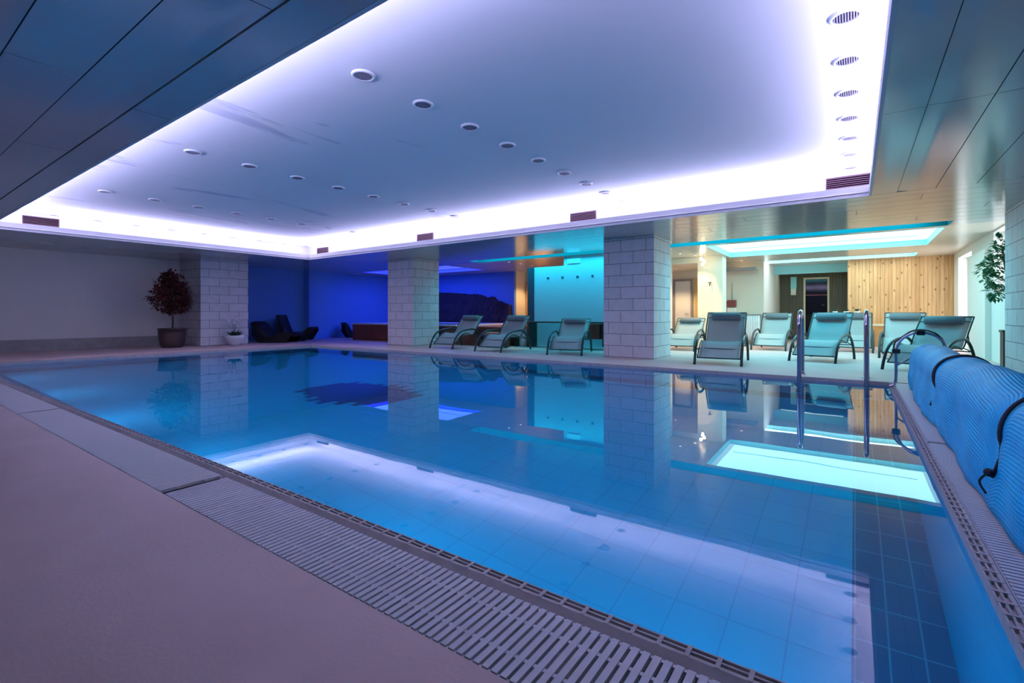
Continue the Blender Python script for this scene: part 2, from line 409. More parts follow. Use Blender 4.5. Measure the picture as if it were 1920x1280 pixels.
# basin walls and floor
bm = B(); BW = .42
box(bm, PX0+BW, PX1-BW, PY0+BW, PY1-BW, PD-.1, PD)
o = struct('floor', bm, M['pool_floor'], label='blue tiled pool bottom')
bm = B()
for a in ((PX0, PX1, PY0, PY0+BW), (PX0, PX1, PY1-BW, PY1), (PX0, PX0+BW, PY0+BW, PY1-BW), (PX1-BW, PX1, PY0+BW, PY1-BW)):
    box(bm, *a, PD-.1, PD)
struct('trim_2', bm, M['pool_border'], label='dark blue tile border round the pool bottom')
bm = B(); t = .12
box(bm, PX0-t, PX1+.05, PY0-.08, PY0, PD-.1, -.056); box(bm, PX0-t, PX1+.05, PY1, PY1+t, PD-.1, -.06)
box(bm, PX0-t, PX0, PY0, PY1, PD-.1, -.06); box(bm, PX1, PX1+.05, PY0, PY1, PD-.1, -.056)
struct('wall_pool', bm, M['pool_wall'], label='blue tiled side walls of the pool basin')
# dark star mosaic on the bottom
bm = B(); cx, cy, s = -6.70, 5.05, .128
n = 8
for i in range(-n, n):
    h = n-(abs(i+.5)-.5)*.45 if abs(i) < n else n*.5
    h = int(h*.95) if i % 2 else int(h*.78)
    box(bm, cx+i*s, cx+(i+1)*s, cy-h*s, cy+h*s, PD, PD+.004)
tag(obj('mosaic_emblem', bm, M['mosaic']), 'dark blue mosaic patch with stepped edges on the pool bottom', 'mosaic')
bm = B(); quad(bm, (PX0, PY0, WZ), (PX1, PY0, WZ), (PX1, PY1, WZ), (PX0, PY1, WZ))
o = tag(obj('pool_water', bm, M['water']), 'clear still blue water filling the long swimming pool', 'water', kind='stuff')
# coping: ribbed edge bars
def coping_n(L, wd):
    """ribbed bar from 0..L along local X; the water edge is local y=0, the bar reaches to -wd"""
    bm = B(); h = wd*.60 if wd > .06 else wd
    box(bm, 0, L, -h, 0, -.055, -.016); box(bm, 0, L, -wd, -h, -.055, -.0355)
    a = h*.10; b = h*.36; c = h*.50; d = h*.76
    for y0, y1 in ((0, a), (b, c), (d, h)): box(bm, 0, L, -y1, -y0, -.016, -.001)
    k = 0.0
    while k < L:
        box(bm, k, min(k+.013, L), -h, 0, -.016, .001); k += .085
    if wd-h > .01:
        v = [bm.verts.new(p) for p in ((0, -h, -.001), (L, -h, -.001), (L, -wd, -.034), (0, -wd, -.034), (0, -h, -.036), (L, -h, -.036), (L, -wd, -.036), (0, -wd, -.036))]
        for f in ((0, 1, 2, 3), (0, 4, 5, 1), (3, 2, 6, 7), (0, 3, 7, 4), (1, 5, 6, 2)): bm.faces.new([v[q] for q in f])
    return bm
def coping(name, L, along, label):
    o = obj('pool_coping', coping_n(L, .088), M['coping']); tag(o, label, 'pool edge'); return o
o = coping('c', PX1-PX0+.05, 0, 'ribbed stone edge of the pool on the near side beside the white gratings'); o.location = (PX0, PY0, 0)
o = obj('pool_coping', coping_n(PY1-PY0, .053), M['coping']); o.location = (PX1, PY0, 0); o.rotation_euler = (0, 0, PI/2); tag(o, 'ribbed edge of the pool on the right beside the rolled blue cover', 'pool edge')
o = obj('pool_coping', coping_n(PX1-PX0+.05, .05), M['coping']); o.location = (PX1+.05, PY1, 0); o.rotation_euler = (0, 0, PI); tag(o, 'pale ribbed edge of the pool on the far side below the loungers', 'pool edge')
o = obj('pool_coping', coping_n(PY1-PY0, .09), M['coping']); o.location = (PX0, PY1, 0); o.rotation_euler = (0, 0, -PI/2); tag(o, 'ribbed edge of the pool on the left by the plain wall', 'pool edge')
# gratings
def grate_mesh(L, W, pitch=.0325):
    """slats along Y (0..W), repeated along X 0..L; stringers below; small lugs"""
    bm = B(); n = int(L/pitch); random.seed(3)
    for i in range(n):
        x = i*pitch+.004
        box(bm, x, x+.0215, .004, W-.004, -.022, -.003)
        for q in (.28, .72): box(bm, x+.0215, x+pitch, W*q-.007, W*q+.007, -.018, -.006)
    box(bm, 0, n*pitch, .0, .012, -.026, -.010); box(bm, 0, n*pitch, W-.012, W, -.026, -.010)
    return bm
W1 = GY1-GY0-.01
segs = [(-14.40, -10.60), (-10.56, -6.90), (-6.86, -3.22), (-3.15, .42)]
labs = ['white slatted gutter grating at the far left end of the near pool edge',
        'white slatted gutter grating left of the first narrow gap in the channel',
        'white slatted gutter grating between the two dark gaps, beside the mauve deck',
        'nearest white slatted gutter grating with widely spaced slats, running to the bottom edge']
for (a, b), lb in zip(segs, labs):
    o = obj('gutter_grate', grate_mesh(b-a, W1), M['grate']); o.location = (a, GY0+.005, 0)
    tag(o, lb, 'grating', 'gutter gratings round the pool')
W2 = GX1-GX0-.01
for (a, b), lb in zip([(1.45, 4.98), (5.02, 9.0)], ['white slatted gutter grating under the near half of the rolled blue cover', 'white slatted gutter grating under the far half of the rolled blue cover']):
    o = obj('gutter_grate', grate_mesh(b-a, W2), M['grate']); o.location = (GX1-.005, a, 0); o.rotation_euler = (0, 0, PI/2)
    tag(o, lb, 'grating', 'gutter gratings round the pool')

# ------------------------------------------------------------------ ceilings
# soffit of lacquered panels round the recess
def panel(bm, x0, x1, y0, y1, z=ZS):
    g = .004; box(bm, x0+g, x1-g, y0+g, y1-g, z, z+.02)
SY1 = 12.26
bm = B()
def rolled(bm, x0, x1, y0, y1, side, z=ZS):
    """panel whose edge on `side` is rolled gently downwards"""
    g = .004; x0 += g; x1 -= g; y0 += g; y1 -= g; R_, D = .16, -.010
    if side == 'y': a, b, lo, hi = y0, y1, x0, x1
    else: a, b, lo, hi = x1, x0, y0, y1       # side x: rolled edge at x0
    sg = 1 if b > a else -1
    ts = [a, a+sg*.003, b-sg*(R_+.004), b-sg*R_]+[b-sg*R_*(1-k/10) for k in range(1, 11)]
    def P(t, c, zz): return (c, t, zz) if side == 'y' else (t, c, zz)
    prev = None
    for t in ts:
        q = max(0, 1-abs(b-t)/R_); zz = z-D*q*q*(3-2*q)*.9
        cur = [bm.verts.new(P(t, lo, zz)), bm.verts.new(P(t, hi, zz))]
        if prev:
            f = bm.faces.new((prev[0], prev[1], cur[1], cur[0])); f.smooth = True
        prev = cur
def strips(a, b, first, step, sgn):
    out = []; p = a; q = a+sgn*first; out.append((min(p, q), max(p, q)))
    while (q-b)*sgn < -1e-6:
        p = q; q = q+sgn*step
        if (q-b)*sgn > 0: q = b
        out.append((min(p, q), max(p, q)))
    return out
for k, (a, b) in enumerate(strips(RY0, -2.6, .32, .415, -1)):        # near side, panels along X
    off = (k*2.3) % 4.2; xs = [XL]; x = XL+off+.6
    while x < XR: xs.append(x); x += 4.2
    xs.append(XR)
    for c, d in zip(xs, xs[1:]): (rolled(bm, c, d, a, b, 'y') if k == 1 else panel(bm, c, d, a, b))
for k, (a, b) in enumerate(strips(RX1, XR, .33, .42, 1)):            # right side, panels along Y
    if k == 1: rolled(bm, a, b, RY0, 5.4, 'x'); rolled(bm, a, b, 5.4, RY1, 'x'); continue
    panel(bm, a, b, RY0, 5.4+(k % 2)*.6); panel(bm, a, b, 5.4+(k % 2)*.6, RY1)
for k, (a, b) in enumerate(strips(RX0, XL, .33, .42, -1)):
    panel(bm, a, b, RY0, RY1)
for k, (a, b) in enumerate(strips(RY1, SY1, .32, .42, 1)):           # far side
    off = (k*1.7) % 4.2; xs = [XL]; x = XL+off+.6
    while x < XR: xs.append(x); x += 4.2
    xs.append(XR)
    for c, d in zip(xs, xs[1:]): panel(bm, c, d, a, b)
struct('ceiling', bm, M['soffit'], label='glossy lacquered panel ceiling round the raised part')
bm = B()
plane_grid(bm, XL, XR, -2.6, SY1, ZS+.021, [(RX0+.0, RX1, RY0, RY1)], up=False)
struct('ceiling', bm, M['soffit_back'])
# lip, shelf, cove walls, upper ceiling
bm = B(); LT = ZS+.16; th = .03
box(bm, RX0-th, RX1+th, RY1, RY1+th, ZS-.003, LT); box(bm, RX0-th, RX1+th, RY0-th, RY0, ZS-.003, LT)
box(bm, RX1, RX1+th, RY0, RY1, ZS-.003, LT); box(bm, RX0-th, RX0, RY0, RY1, ZS-.003, LT)
# rounded bead half way up the lip
tube(bm, [(RX0, RY1-.006, ZS+.055), (RX1, RY1-.006, ZS+.055)], .012, 6); tube(bm, [(RX0+.006, RY0, ZS+.055), (RX0+.006, RY1, ZS+.055)], .012, 6)
struct('trim_3', bm, M['lip'], label='white upstand edge of the lowered ceiling')
bm = B()
plane_grid(bm, CX0, CX1, CY0, CY1, ZS+.05, [(RX0-th, RX1+th, RY0-th, RY1+th)], up=True)
for a in ((CX0, CX1, CY1, CY1+.05), (CX0, CX1, CY0-.05, CY0), (CX0-.05, CX0, CY0, CY1), (CX1, CX1+.05, CY0, CY1)):
    box(bm, *a, ZS+.03, ZC+.02)
struct('wall_cove', bm, M['cove_wall'], label='white upright wall of the light cove')
bm = B(); box(bm, CX0-.05, CX1+.05, CY0-.05, CY1+.05, ZC, ZC+.05)
struct('ceiling', bm, M['ceiling'], label='raised plaster ceiling over the pool, washed lilac and blue')
bm = B(); box(bm, XL-.2, XR+.2, -2.8, 23.2, 3.42, 3.5)  # unseen outer box added over the ceilings to keep sky light out
for a in ((XL-.2, XL-.15, -2.8, 23.2), (XL-.2, XR+.2, -2.8, -2.75), (XL-.2, XR+.2, 23.0, 23.2), (XR+.15, XR+.2, -2.8, 11.7)): box(bm, *a, 0, 3.42)
box(bm, 2.4, XR+.2, 11.7, 23.2, ZS+.05, 3.42)
struct('roof_light_seal', bm, M['wall'])
# led strips lying behind the lip
def strip(name, x0, x1, y0, y1, z, lb):
    bm = B(); box(bm, x0, x1, y0, y1, z, z+.008); tag(obj('led_strip', bm, M['led_lav']), lb, 'light strip')
strip('s', RX0, RX1, RY1+.11, RY1+.13, ZS+.055, 'lilac light strip hidden behind the far edge of the ceiling recess')
strip('s', RX0, RX1, RY0-.13, RY0-.11, ZS+.055, 'lilac light strip hidden behind the near edge of the ceiling recess')
strip('s', RX1+.11, RX1+.13, RY0, RY1, ZS+.055, 'lilac light strip hidden behind the right edge of the ceiling recess')
strip('s', RX0-.14, RX0-.12, RY0, RY1, ZS+.055, 'lilac light strip hidden behind the left edge of the ceiling recess')
# rear ceiling with luminous recesses
SK = [(-3.15, 1.48, 13.1, 16.1), (-3.15, 1.46, 18.0, 18.95), (-16.9, -12.1, 12.95, 15.0)]
RY2 = 12.85
bm = B(); plane_grid(bm, XL, XR, RY2, 23.0, ZS, [SK[0], SK[1], SK[2]], up=False)
struct('ceiling', bm, M['rear_ceiling'], label='smooth cream ceiling over the rest area')
bm = B(); box(bm, -10.5, 1.5, RY2, RY2+.02, ZS, ZS+.26); box(bm, -10.5, 1.5, SY1-.02, SY1, ZS+.02, ZS+.26)
box(bm, -10.52, -10.5, SY1, RY2, ZS, ZS+.26); box(bm, 1.5, 1.52, SY1, RY2, ZS, ZS+.26)
struct('wall_slot', bm, M['slot_side'])
bm = B(); box(bm, -10.5, 1.5, SY1, RY2, ZS+.26, ZS+.28)
tag(obj('light_slot', bm, M['led_cyan']), 'long cyan glowing slot in the ceiling behind the stone columns', 'ceiling light')
bm = B(); quad(bm, (XL, SY1, ZS), (XL, RY2, ZS), (-10.52, RY2, ZS), (-10.52, SY1, ZS)); quad(bm, (1.52, SY1, ZS), (1.52, RY2, ZS), (XR, RY2, ZS), (XR, SY1, ZS))
struct('ceiling', bm, M['soffit'])
sk_l = ['large cyan luminous ceiling panel above the teal loungers', 'narrow pale luminous ceiling panel in front of the pine wall', 'violet blue luminous ceiling panel above the hot tub']
for (x0, x1, y0, y1), lb, me, ms in zip(SK, sk_l, ('sky_cyan', 'sky_white', 'sky_blue'), ('sky_side', 'sky_side', 'sky_side_blue')):
    t = empty('luminous_ceiling', ((x0+x1)/2, (y0+y1)/2, ZS)); tag(t, lb, 'ceiling light')
    cx_, cy_ = (x0+x1)/2, (y0+y1)/2; hx, hy = (x1-x0)/2, (y1-y0)/2
    bm = B()
    box(bm, -hx-.02, -hx, -hy-.02, hy+.02, -.005, .16); box(bm, hx, hx+.02, -hy-.02, hy+.02, -.005, .16)
    box(bm, -hx, hx, -hy-.02, -hy, -.005, .16); box(bm, -hx, hx, hy, hy+.02, -.005, .16)
    obj('frame', bm, M[ms], t)
    bm = B(); box(bm, -hx, hx, -hy, hy, .14, .16); obj('diffuser', bm, M[me], t)
    bm = B()
    box(bm, -hx+.25, hx-.25, hy*.4-.012, hy*.4+.012, .125, .14)
    if hy > 1: obj('crossbar', bm, M[ms], t)
    else: bm.free()

# ------------------------------------------------------------------ walls
def wbox(name, x0, x1, y0, y1, z0, z1, m, label=None):
    bm = B(); box(bm, x0, x1, y0, y1, z0, z1); return struct(name, bm, M[m], label=label)
wbox('wall_left', XL-.15, XL, -2.6, 8.12, 0, ZS+.3, 'wall', 'plain wall at the left end of the pool')
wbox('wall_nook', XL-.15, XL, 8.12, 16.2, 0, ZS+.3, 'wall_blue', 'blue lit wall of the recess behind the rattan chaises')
wbox('baseboard_left', XL, XL+.03, -2.4, 6.64, 0, .31, 'plinth', 'grey marble baseboard along the left wall')
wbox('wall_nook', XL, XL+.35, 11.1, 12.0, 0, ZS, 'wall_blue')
wbox('wall_near', XL-.15, XR+.15, -2.75, -2.6, 0, 3.4, 'wall')
wbox('wall_right', XR, XR+.15, -2.6, 11.73, 0, 3.4, 'wall')
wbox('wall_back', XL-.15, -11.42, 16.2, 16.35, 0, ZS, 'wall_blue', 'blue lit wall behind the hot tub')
wbox('wall_corridor', -11.57, -11.42, 16.35, 18.0, 0, ZS, 'cream')
wbox('wall_back', -11.42, -3.97, 18.0, 18.15, 0, ZS, 'cream')
wbox('wall_middle', -3.97, -3.25, 15.5, 16.0, 0, ZS, 'cream', 'cream wall pier lit by warm spotlights')
wbox('wall_middle', -3.97, -2.46, 17.8, 17.95, 0, ZS, 'cream')
wbox('wall_middle', -2.61, -2.46, 17.95, 22.0, 0, ZS, 'wall_white')
wbox('wall_back', -2.61, -.2, 20.3, 20.45, 2.47, ZS, 'sky_side', 'turquoise lit bulkhead over the sauna recess')
wbox('wall_partition', -7.29, -4.75, 13.0, 13.14, 0, ZS, 'wall_cyan_lit', 'cyan lit partition wall behind the loungers')
wbox('wall_partition', -8.37, -7.29, 13.0, 13.14, 0, 2.49, 'wall_cyan_lit')
wbox('wall_partition', -8.62, -8.37, 12.98, 13.16, 0, 2.49, 'dark_post')
wbox('wall_partition', -4.90, -4.75, 13.14, 15.5, 0, ZS, 'wall_white')
wbox('ceiling', -6.0, -3.97, 15.5, 18.0, 2.59, ZS-.005, 'cream')
wbox('wall_sauna', -2.61, -1.64, 22.0, 22.12, 0, ZS, 'sauna', 'dark plank sauna front')
wbox('wall_sauna', -.80, -.05, 22.0, 22.12, 0, ZS, 'sauna'); wbox('wall_sauna', -1.64, -.80, 22.0, 22.12, 2.42, ZS, 'sauna')
wbox('wall_pine', -.2, 2.4, 19.3, 22.1, 0, ZS-.002, 'pine', 'knotty pine plank wall')
# window wall with two openings
def holes_wall(name, X, th, y0, y1, z1, holes, m, label=None):
    bm = B(); ys = sorted(set([y0, y1]+[v for h in holes for v in h[:2]])); zs = sorted(set([0, z1]+[v for h in holes for v in h[2:]]))
    for a, b in zip(ys, ys[1:]):
        for c, d in zip(zs, zs[1:]):
            if any(h[0] <= (a+b)/2 <= h[1] and h[2] <= (c+d)/2 <= h[3] for h in holes): continue
            box(bm, X, X+th, a, b, c, d)
    return struct(name, bm, M[m], label=label)
holes_wall('wall_right', 2.4, .30, 11.73, 22.2, ZS, [(16.65, 18.6, .02, 2.6), (12.25, 14.3, 1.48, 2.74)], 'wall_white', 'white outside wall with windows beside the pine wall')
def window(n, y0, y1, z0, z1, label):
    bm = B(); X = 2.62; f = .05
    box(bm, X, X+.05, y0, y0+f, z0, z1); box(bm, X, X+.05, y1-f, y1, z0, z1); box(bm, X, X+.05, y0+f, y1-f, z0, z0+f); box(bm, X, X+.05, y0+f, y1-f, z1-f, z1)
    o = struct('window_%d' % n, bm, M['window_frame'], label=label)
    g = bpy.data.materials.get('pane_glass')
    if not g:
        g, nt, b = newmat('pane_glass'); tr = N(nt, 'ShaderNodeBsdfTransparent'); gl = N(nt, 'ShaderNodeBsdfGlossy'); gl.inputs['Roughness'].default_value = .02
        mx = N(nt, 'ShaderNodeMixShader'); mx.inputs[0].default_value = .06
        nt.links.new(tr.outputs[0], mx.inputs[1]); nt.links.new(gl.outputs[0], mx.inputs[2]); nt.links.new(mx.outputs[0], nt.nodes['Material Output'].inputs[0])
    bm = B(); box(bm, X+.02, X+.028, y0+f, y1-f, z0+f, z1-f); obj('pane', bm, g, o)
window(1, 16.65, 18.6, .02, 2.6, 'tall bright window reaching the floor beside the pine wall')
window(2, 12.25, 14.3, 1.48, 2.74, 'bright window behind the green tree')
wbox('wall_pier', 2.30, 2.399, 14.5, 16.45, 0, 2.42, 'wall_white')
bm = B(); box(bm, 2.36, 2.62, 12.25, 14.3, 1.46, 1.48); struct('trim_4', bm, M['wall_white'])
wbox('wall_back', -6, 3.3, 22.3, 22.45, 0, ZS, 'wall')
wbox('wall_sauna', -2.76, -2.61, 17.95, 22.3, 0, ZS, 'wall')

# stone columns
def column(x0, x1, y0, y1, lb):
    t = empty('stone_column', ((x0+x1)/2, (y0+y1)/2, 0)); tag(t, lb, 'column', 'stone clad columns')
    hx, hy = (x1-x0)/2, (y1-y0)/2
    bm = B(); box(bm, -hx, hx, -hy, hy, 0, ZS-.004); obj('shaft', bm, M['stone'], t, bevel=.004)
    bm = B(); box(bm, -hx-.006, hx+.006, -hy-.006, hy+.006, 0, .02); obj('base_joint', bm, M['plinth'], t)
column(-4.85, -3.64, 10.56, 11.73, 'wide block clad column between the cyan wall and the teal loungers')
column(-12.52, -11.34, 10.56, 11.73, 'block clad column right of the dark rattan chaises')
column(2.11, 3.29, 10.56, 11.73, 'blue tinted block column cut by the right edge of the photo')
column(-18.27, -16.71, 6.66, 8.12, 'block clad column against the left wall beside the red tree')

# ------------------------------------------------------------------ cove vents and downlights
def cove_vent(w, h):
    t = empty('air_vent', (0, 0, 0))
    bm = B(); box(bm, -w/2, w/2, -.004, .0, 0, h); obj('backing', bm, M['vent_dark'], t)
    bm = B()
    for i in range(6):
        z = h*(i+.5)/6; box(bm, -w/2, w/2, -.02, -.006, z-.005, z+.005)
    obj('louvre', bm, M['vent'], t)
    bm = B(); f = .012
    box(bm, -w/2, w/2, -.024, 0, 0, f); box(bm, -w/2, w/2, -.024, 0, h-f, h); box(bm, -w/2, -w/2+f, -.024, 0, f, h-f); box(bm, w/2-f, w/2, -.024, 0, f, h-f)
    obj('frame', bm, M['vent'], t); return t
v0 = cove_vent(.62, .19)
vl = ['louvred air vent at the right end of the bright far cove', 'louvred air vent in the far cove above the cyan wall', 'louvred air vent in the far cove above the middle stone column', 'small louvred air vent in the far left corner of the cove']
for i, x in enumerate((-.08, -4.82, -9.65, -14.45)):
    v = v0 if i == 0 else dup(v0); v.location = (x, CY1-.001, 3.03); tag(v, vl[i], 'air vent', 'louvred vents in the light cove')
v = dup(v0, (CX0+.001, 2.78, 3.05), PI/2); tag(v, 'louvred air vent at the left end of the bright left cove', 'air vent', 'louvred vents in the light cove')

def downlight():
    t = empty('ceiling_downlight', (0, 0, ZC))
    bm = B(); lathe(bm, [(.112, 0), (.112, -.010), (.104, -.018), (.088, -.020), (.084, -.012), (.084, 0)], 28, cap=False); obj('ring', bm, M['ring'], t)
    bm = B()
    for i in range(-4, 5):
        x = i*.018; hw = math.sqrt(max(0, .083**2-x*x)); box(bm, x-.0045, x+.0045, -hw, hw, -.016, -.002)
    obj('louvre', bm, M['blade'], t)
    bm = B(); lathe(bm, [(.084, -.0015), (.084, -.0005)], 28); obj('reflector', bm, M['louvre'], t)
    return t
dl = downlight(); first = True
rown = ['in the row along the right edge', 'in the second row from the right', 'in the middle row', 'in the fourth row from the right', 'in the row along the left wall']
for i, X in enumerate((-.06, -3.85, -7.64, -11.43, -15.08)):
    for k in range(9):
        if i == 0 and k < 2: continue
        p = (X, 2.95+.785*k, ZC)
        o = dl if first else dup(dl); first = False; o.location = p
        kk = k-2 if i == 0 else k
        tag(o, 'round louvred ceiling light, %s from the camera %s' % (ORD[kk], rown[i]), 'ceiling light', 'round lights in the raised ceiling')

# ------------------------------------------------------------------ sling loungers
def lounger(top=1.03):
    """foot end at local origin, head toward +X (local), width along Y"""
    t = empty('sun_lounger', (0, 0, 0)); W = .39
    prof = spline([(.02, .13), (.14, .22), (.34, .37), (.52, .44), (.70, .42), (.86, .38), (1.0, .44), (1.14, .44+(top-.44)*.34), (1.32, .44+(top-.44)*.72), (1.46, top)], 5)
    prof = [(p.x, p.y) for p in [Vector((q[0], q[1], 0)) for q in prof]]
    bm = B()
    for i in range(len(prof)): pass
    # sagging mesh sheet
    n = len(prof); ys = [-W+.02+(2*W-.04)*j/6 for j in range(7)]
    g = [[bm.verts.new((p[0], y, p[1]-.018*(1-(y/W)**2))) for y in ys] for p in prof]
    for i in range(n-1):
        for j in range(6):
            f = bm.faces.new((g[i][j], g[i+1][j], g[i+1][j+1], g[i][j+1])); f.smooth = True
    o = obj('sling', bm, M['sling'], t); so = o.modifiers.new('s', 'SOLIDIFY'); so.thickness = .004
    for s in (-1, 1):
        bm = B(); tube(bm, [(p[0], s*W, p[1]) for p in prof], .014, 8); obj('side_rail', bm, M['frame'], t)
    for p in (prof[0], prof[-1]):
        bm = B(); tube(bm, [(p[0], -W, p[1]), (p[0], W, p[1])], .013, 8); obj('end_bar', bm, M['frame'], t)
    # head pillow
    ax = Vector((prof[-1][0]-prof[-8][0], prof[-1][1]-prof[-8][1])).normalized()
    pc = Vector(prof[-5])*.75+Vector(prof[-4])*.25; nn = Vector((-ax.y, ax.x))
    bm = B(); seg = 16; rings = []
    for j, (yy, sc) in enumerate(((-.30, .35), (-.292, .8), (-.275, 1), (.275, 1), (.292, .8), (.30, .35))):
        rings.append([bm.verts.new((pc.x+(ax.x*math.cos(a)*.095+nn.x*(math.sin(a)*.06+.055))*1.0*sc + (1-sc)*nn.x*.04, yy, pc.y+(ax.y*math.cos(a)*.095+nn.y*(math.sin(a)*.06+.055))*sc + (1-sc)*nn.y*.04)) for a in [k*2*PI/seg for k in range(seg)]])
    for A, C in zip(rings, rings[1:]):
        for k in range(seg):
            f = bm.faces.new((A[k], A[(k+1) % seg], C[(k+1) % seg], C[k])); f.smooth = True
    bm.faces.new(rings[0]); bm.faces.new(rings[-1][::-1])
    pl = obj('pillow', bm, M['pillow'], t)
    for s in (-1, 1):
        a = (pc.x+nn.x*.03, s*.29, pc.y+nn.y*.03); b = (pc.x, s*.385, pc.y)
        bm = B(); tube(bm, [a, b], .008, 6); obj('strap', bm, M['frame'], pl)
    # curved legs: one front and one rear arc per side
    for s in (-1, 1):
        fr = spline([(-.10, s*(W+.035), .012), (-.04, s*(W+.035), .16), (.07, s*(W+.035), .33), (.24, s*(W+.035), .46), (.46, s*(W+.035), .53), (.70, s*(W+.035), .55)], 5)
        bm = B(); tube(bm, fr, .026, 8); L = obj('leg', bm, M['frame'], t)
        bm = B(); lathe(bm, [(.024, 0), (.026, .02), (.022, .03)], 10, c=(-.10, s*(W+.035), 0)); obj('foot_cap', bm, M['black'], L)
        rr = spline([(.70, s*(W+.035), .55), (.92, s*(W+.035), .55), (1.12, s*(W+.035), .46), (1.28, s*(W+.035), .30), (1.36, s*(W+.035), .14), (1.40, s*(W+.035), .012)], 5)
        bm = B(); tube(bm, rr, .026, 8); L = obj('leg', bm, M['frame'], t)
        bm = B(); lathe(bm, [(.024, 0), (.026, .02), (.022, .03)], 10, c=(1.40, s*(W+.035), 0)); obj('foot_cap', bm, M['black'], L)
    for q in ((.26, .30), (1.26, .32)):
        bm = B(); tube(bm, [(q[0], -W-.03, q[1]), (q[0], W+.03, q[1])], .012, 6); obj('stretcher', bm, M['frame'], t)
    bm = B()
    for s in (-1, 1):
        tube(bm, [(.07, s*(W+.03), .33), (.20, s*W, .26)], .008, 6); tube(bm, [(-.02, s*(W+.03), .20), (.08, s*W, .17)], .008, 6)
        tube(bm, [(1.26, s*(W+.02), .32), (.92, s*W, .40)], .010, 6)
        tube(bm, [(1.12, s*(W+.03), .46), (1.16, s*W, .44+(top-.44)*.38)], .010, 6)
    obj('bracket', bm, M['frame'], t); t['_b'] = 1; del t['_b']
    return t
lt = [  # front centre x, y, heading clockwise from +Y, top height, label
    (-9.79, 10.30, -3, .98, 'grey mesh sun lounger nearest the middle stone column, before the hot tub'),
    (-7.93, 10.12, -2, .98, 'grey mesh sun lounger in front of the warm lit corridor opening'),
    (-5.78, 10.36, -17, .86, 'grey mesh sun lounger alone in front of the cyan wall'),
    (-2.20, 10.10, -5, 1.03, 'dark framed mesh sun lounger just right of the wide stone column'),
    (-3.95, 13.45, -2, .86, 'pale sun lounger partly hidden behind the wide stone column by the cream pier'),
    (-1.95, 15.0, 2, .99, 'teal mesh sun lounger in the second row, left of the pool ladder'),
    (-.72, 11.9, 12, 1.03, 'teal mesh sun lounger seen between the two ladder rails'),
    (-.05, 15.5, 2, 1.08, 'pale sun lounger in the back row behind the right ladder rail'),
    (.88, 13.9, 5, 1.03, 'pale teal sun lounger below the pine wall, right of the ladder'),
    (.83, 10.95, 24, .97, 'sun lounger behind the rolled blue cover, near the right hand column'),
]
L103 = lounger(1.03); L86 = lounger(.87); L95 = lounger(.95); used = {}
for (x, y, h, tp, lb) in lt:
    base = L86 if tp < .9 else L95 if tp < .99 else L103
    o = base if base.name not in used else dup(base); used[base.name] = 1
    o.location = (x, y, 0); o.rotation_euler = (0, 0, PI/2-math.radians(h)); tag(o, lb, 'sun lounger', 'mesh sun loungers along the far deck')

# ------------------------------------------------------------------ pool ladder
def ladder_rail(x, lb):
    t = empty('ladder_handrail', (x, PY1, 0)); tag(t, lb, 'handrail', 'handrails of the pool ladder')
    pts = spline([(0, .42, .0), (0, .42, .45), (0, .415, .80), (0, .36, .97), (0, .22, 1.04), (0, .04, 1.02), (0, -.07, .92), (0, -.10, .75), (0, -.11, .3), (0, -.12, -.4), (0, -.12, -1.2)], 5)
    bm = B(); tube(bm, pts, .032, 14); obj('rail', bm, M['chrome'], t)
    bm = B(); lathe(bm, [(.055, 0), (.055, .01), (.03, .022)], 16, c=(0, .42, 0)); obj('flange', bm, M['chrome'], t)
    bm = B(); tube(bm, [(0, -.11, -.22), (0, -.0, -.22)], .012, 6); obj('wall_bracket', bm, M['chrome'], t)
    return t
a = ladder_rail(-.72, 'left chrome handrail of the pool ladder'); b_ = ladder_rail(.14, 'right chrome handrail of the pool ladder')
for i, z in enumerate((-.35, -.62, -.89, -1.16)):
    bm = B(); box(bm, -.69, .11, PY1-.17, PY1-.09, z, z+.02)
    tag(obj('ladder_step', bm, M['steel']), 'submerged steel ladder step, %s below the water surface' % ORD[i], 'ladder step', 'steps of the pool ladder')

# ------------------------------------------------------------------ rolled pool cover
ct = empty('pool_cover_reel', (.80, 4.5, 0)); tag(ct, 'long roll of blue bubble pool cover on its reel along the right pool edge', 'pool cover')
CXc, CZc, R0 = 0.0, .405, .215    # local (reel axis at local x=0)
bm = B(); NY = 200; NA = 44; ya, yb = -.15-4.5, 8.28-4.5
uvl = bm.loops.layers.uv.new('UVMap'); rows = []
def rad(y, a):
    r = R0+.012*math.sin(y*1.9+.6)+.008*math.sin(y*4.3+a*1.3)+.004*math.sin(y*9+a*3)
    for ys in (5.8-4.5, 3.5-4.5, 1.4-4.5): r -= .014*math.exp(-((y-ys)/.10)**2)
    if y > yb-.25: r -= .02*((y-(yb-.25))/.25)**2
    return r
for i in range(NY+1):
    y = ya+(yb-ya)*i/NY; row = []; s = 0; prev = None
    prof = []
    for k in range(NA+1):               # from right-bottom over the top to the left flank
        a = -1.9+(k/NA)*(PI+1.9+.15)
        r = rad(y, a); prof.append((CXc+r*math.cos(a), CZc+r*math.sin(a)))
    ex, ez = prof[-1]; wob = .022*math.sin(y*2.3)+.014*math.sin(y*6.1+1)+.007*math.sin(y*13)
    fx = -.238+wob*.6+(.03 if y > 3.2 else 0)
    for k in range(1, 11):               # hanging flap down to the floor
        q = k/10
        x = ex+(fx-ex)*q**1.5+.010*math.sin(y*7+q*5)*math.sin(q*PI)-.012*math.sin(q*PI)
        z = ez+(.012-ez)*q+.004*math.sin(y*11+q*9)*math.sin(q*PI)
        prof.append((x, z))
    for p in prof:
        if prev: s += math.hypot(p[0]-prev[0], p[1]-prev[1])
        prev = p; row.append((bm.verts.new((p[0], y, p[1])), s))
    rows.append((y, row))
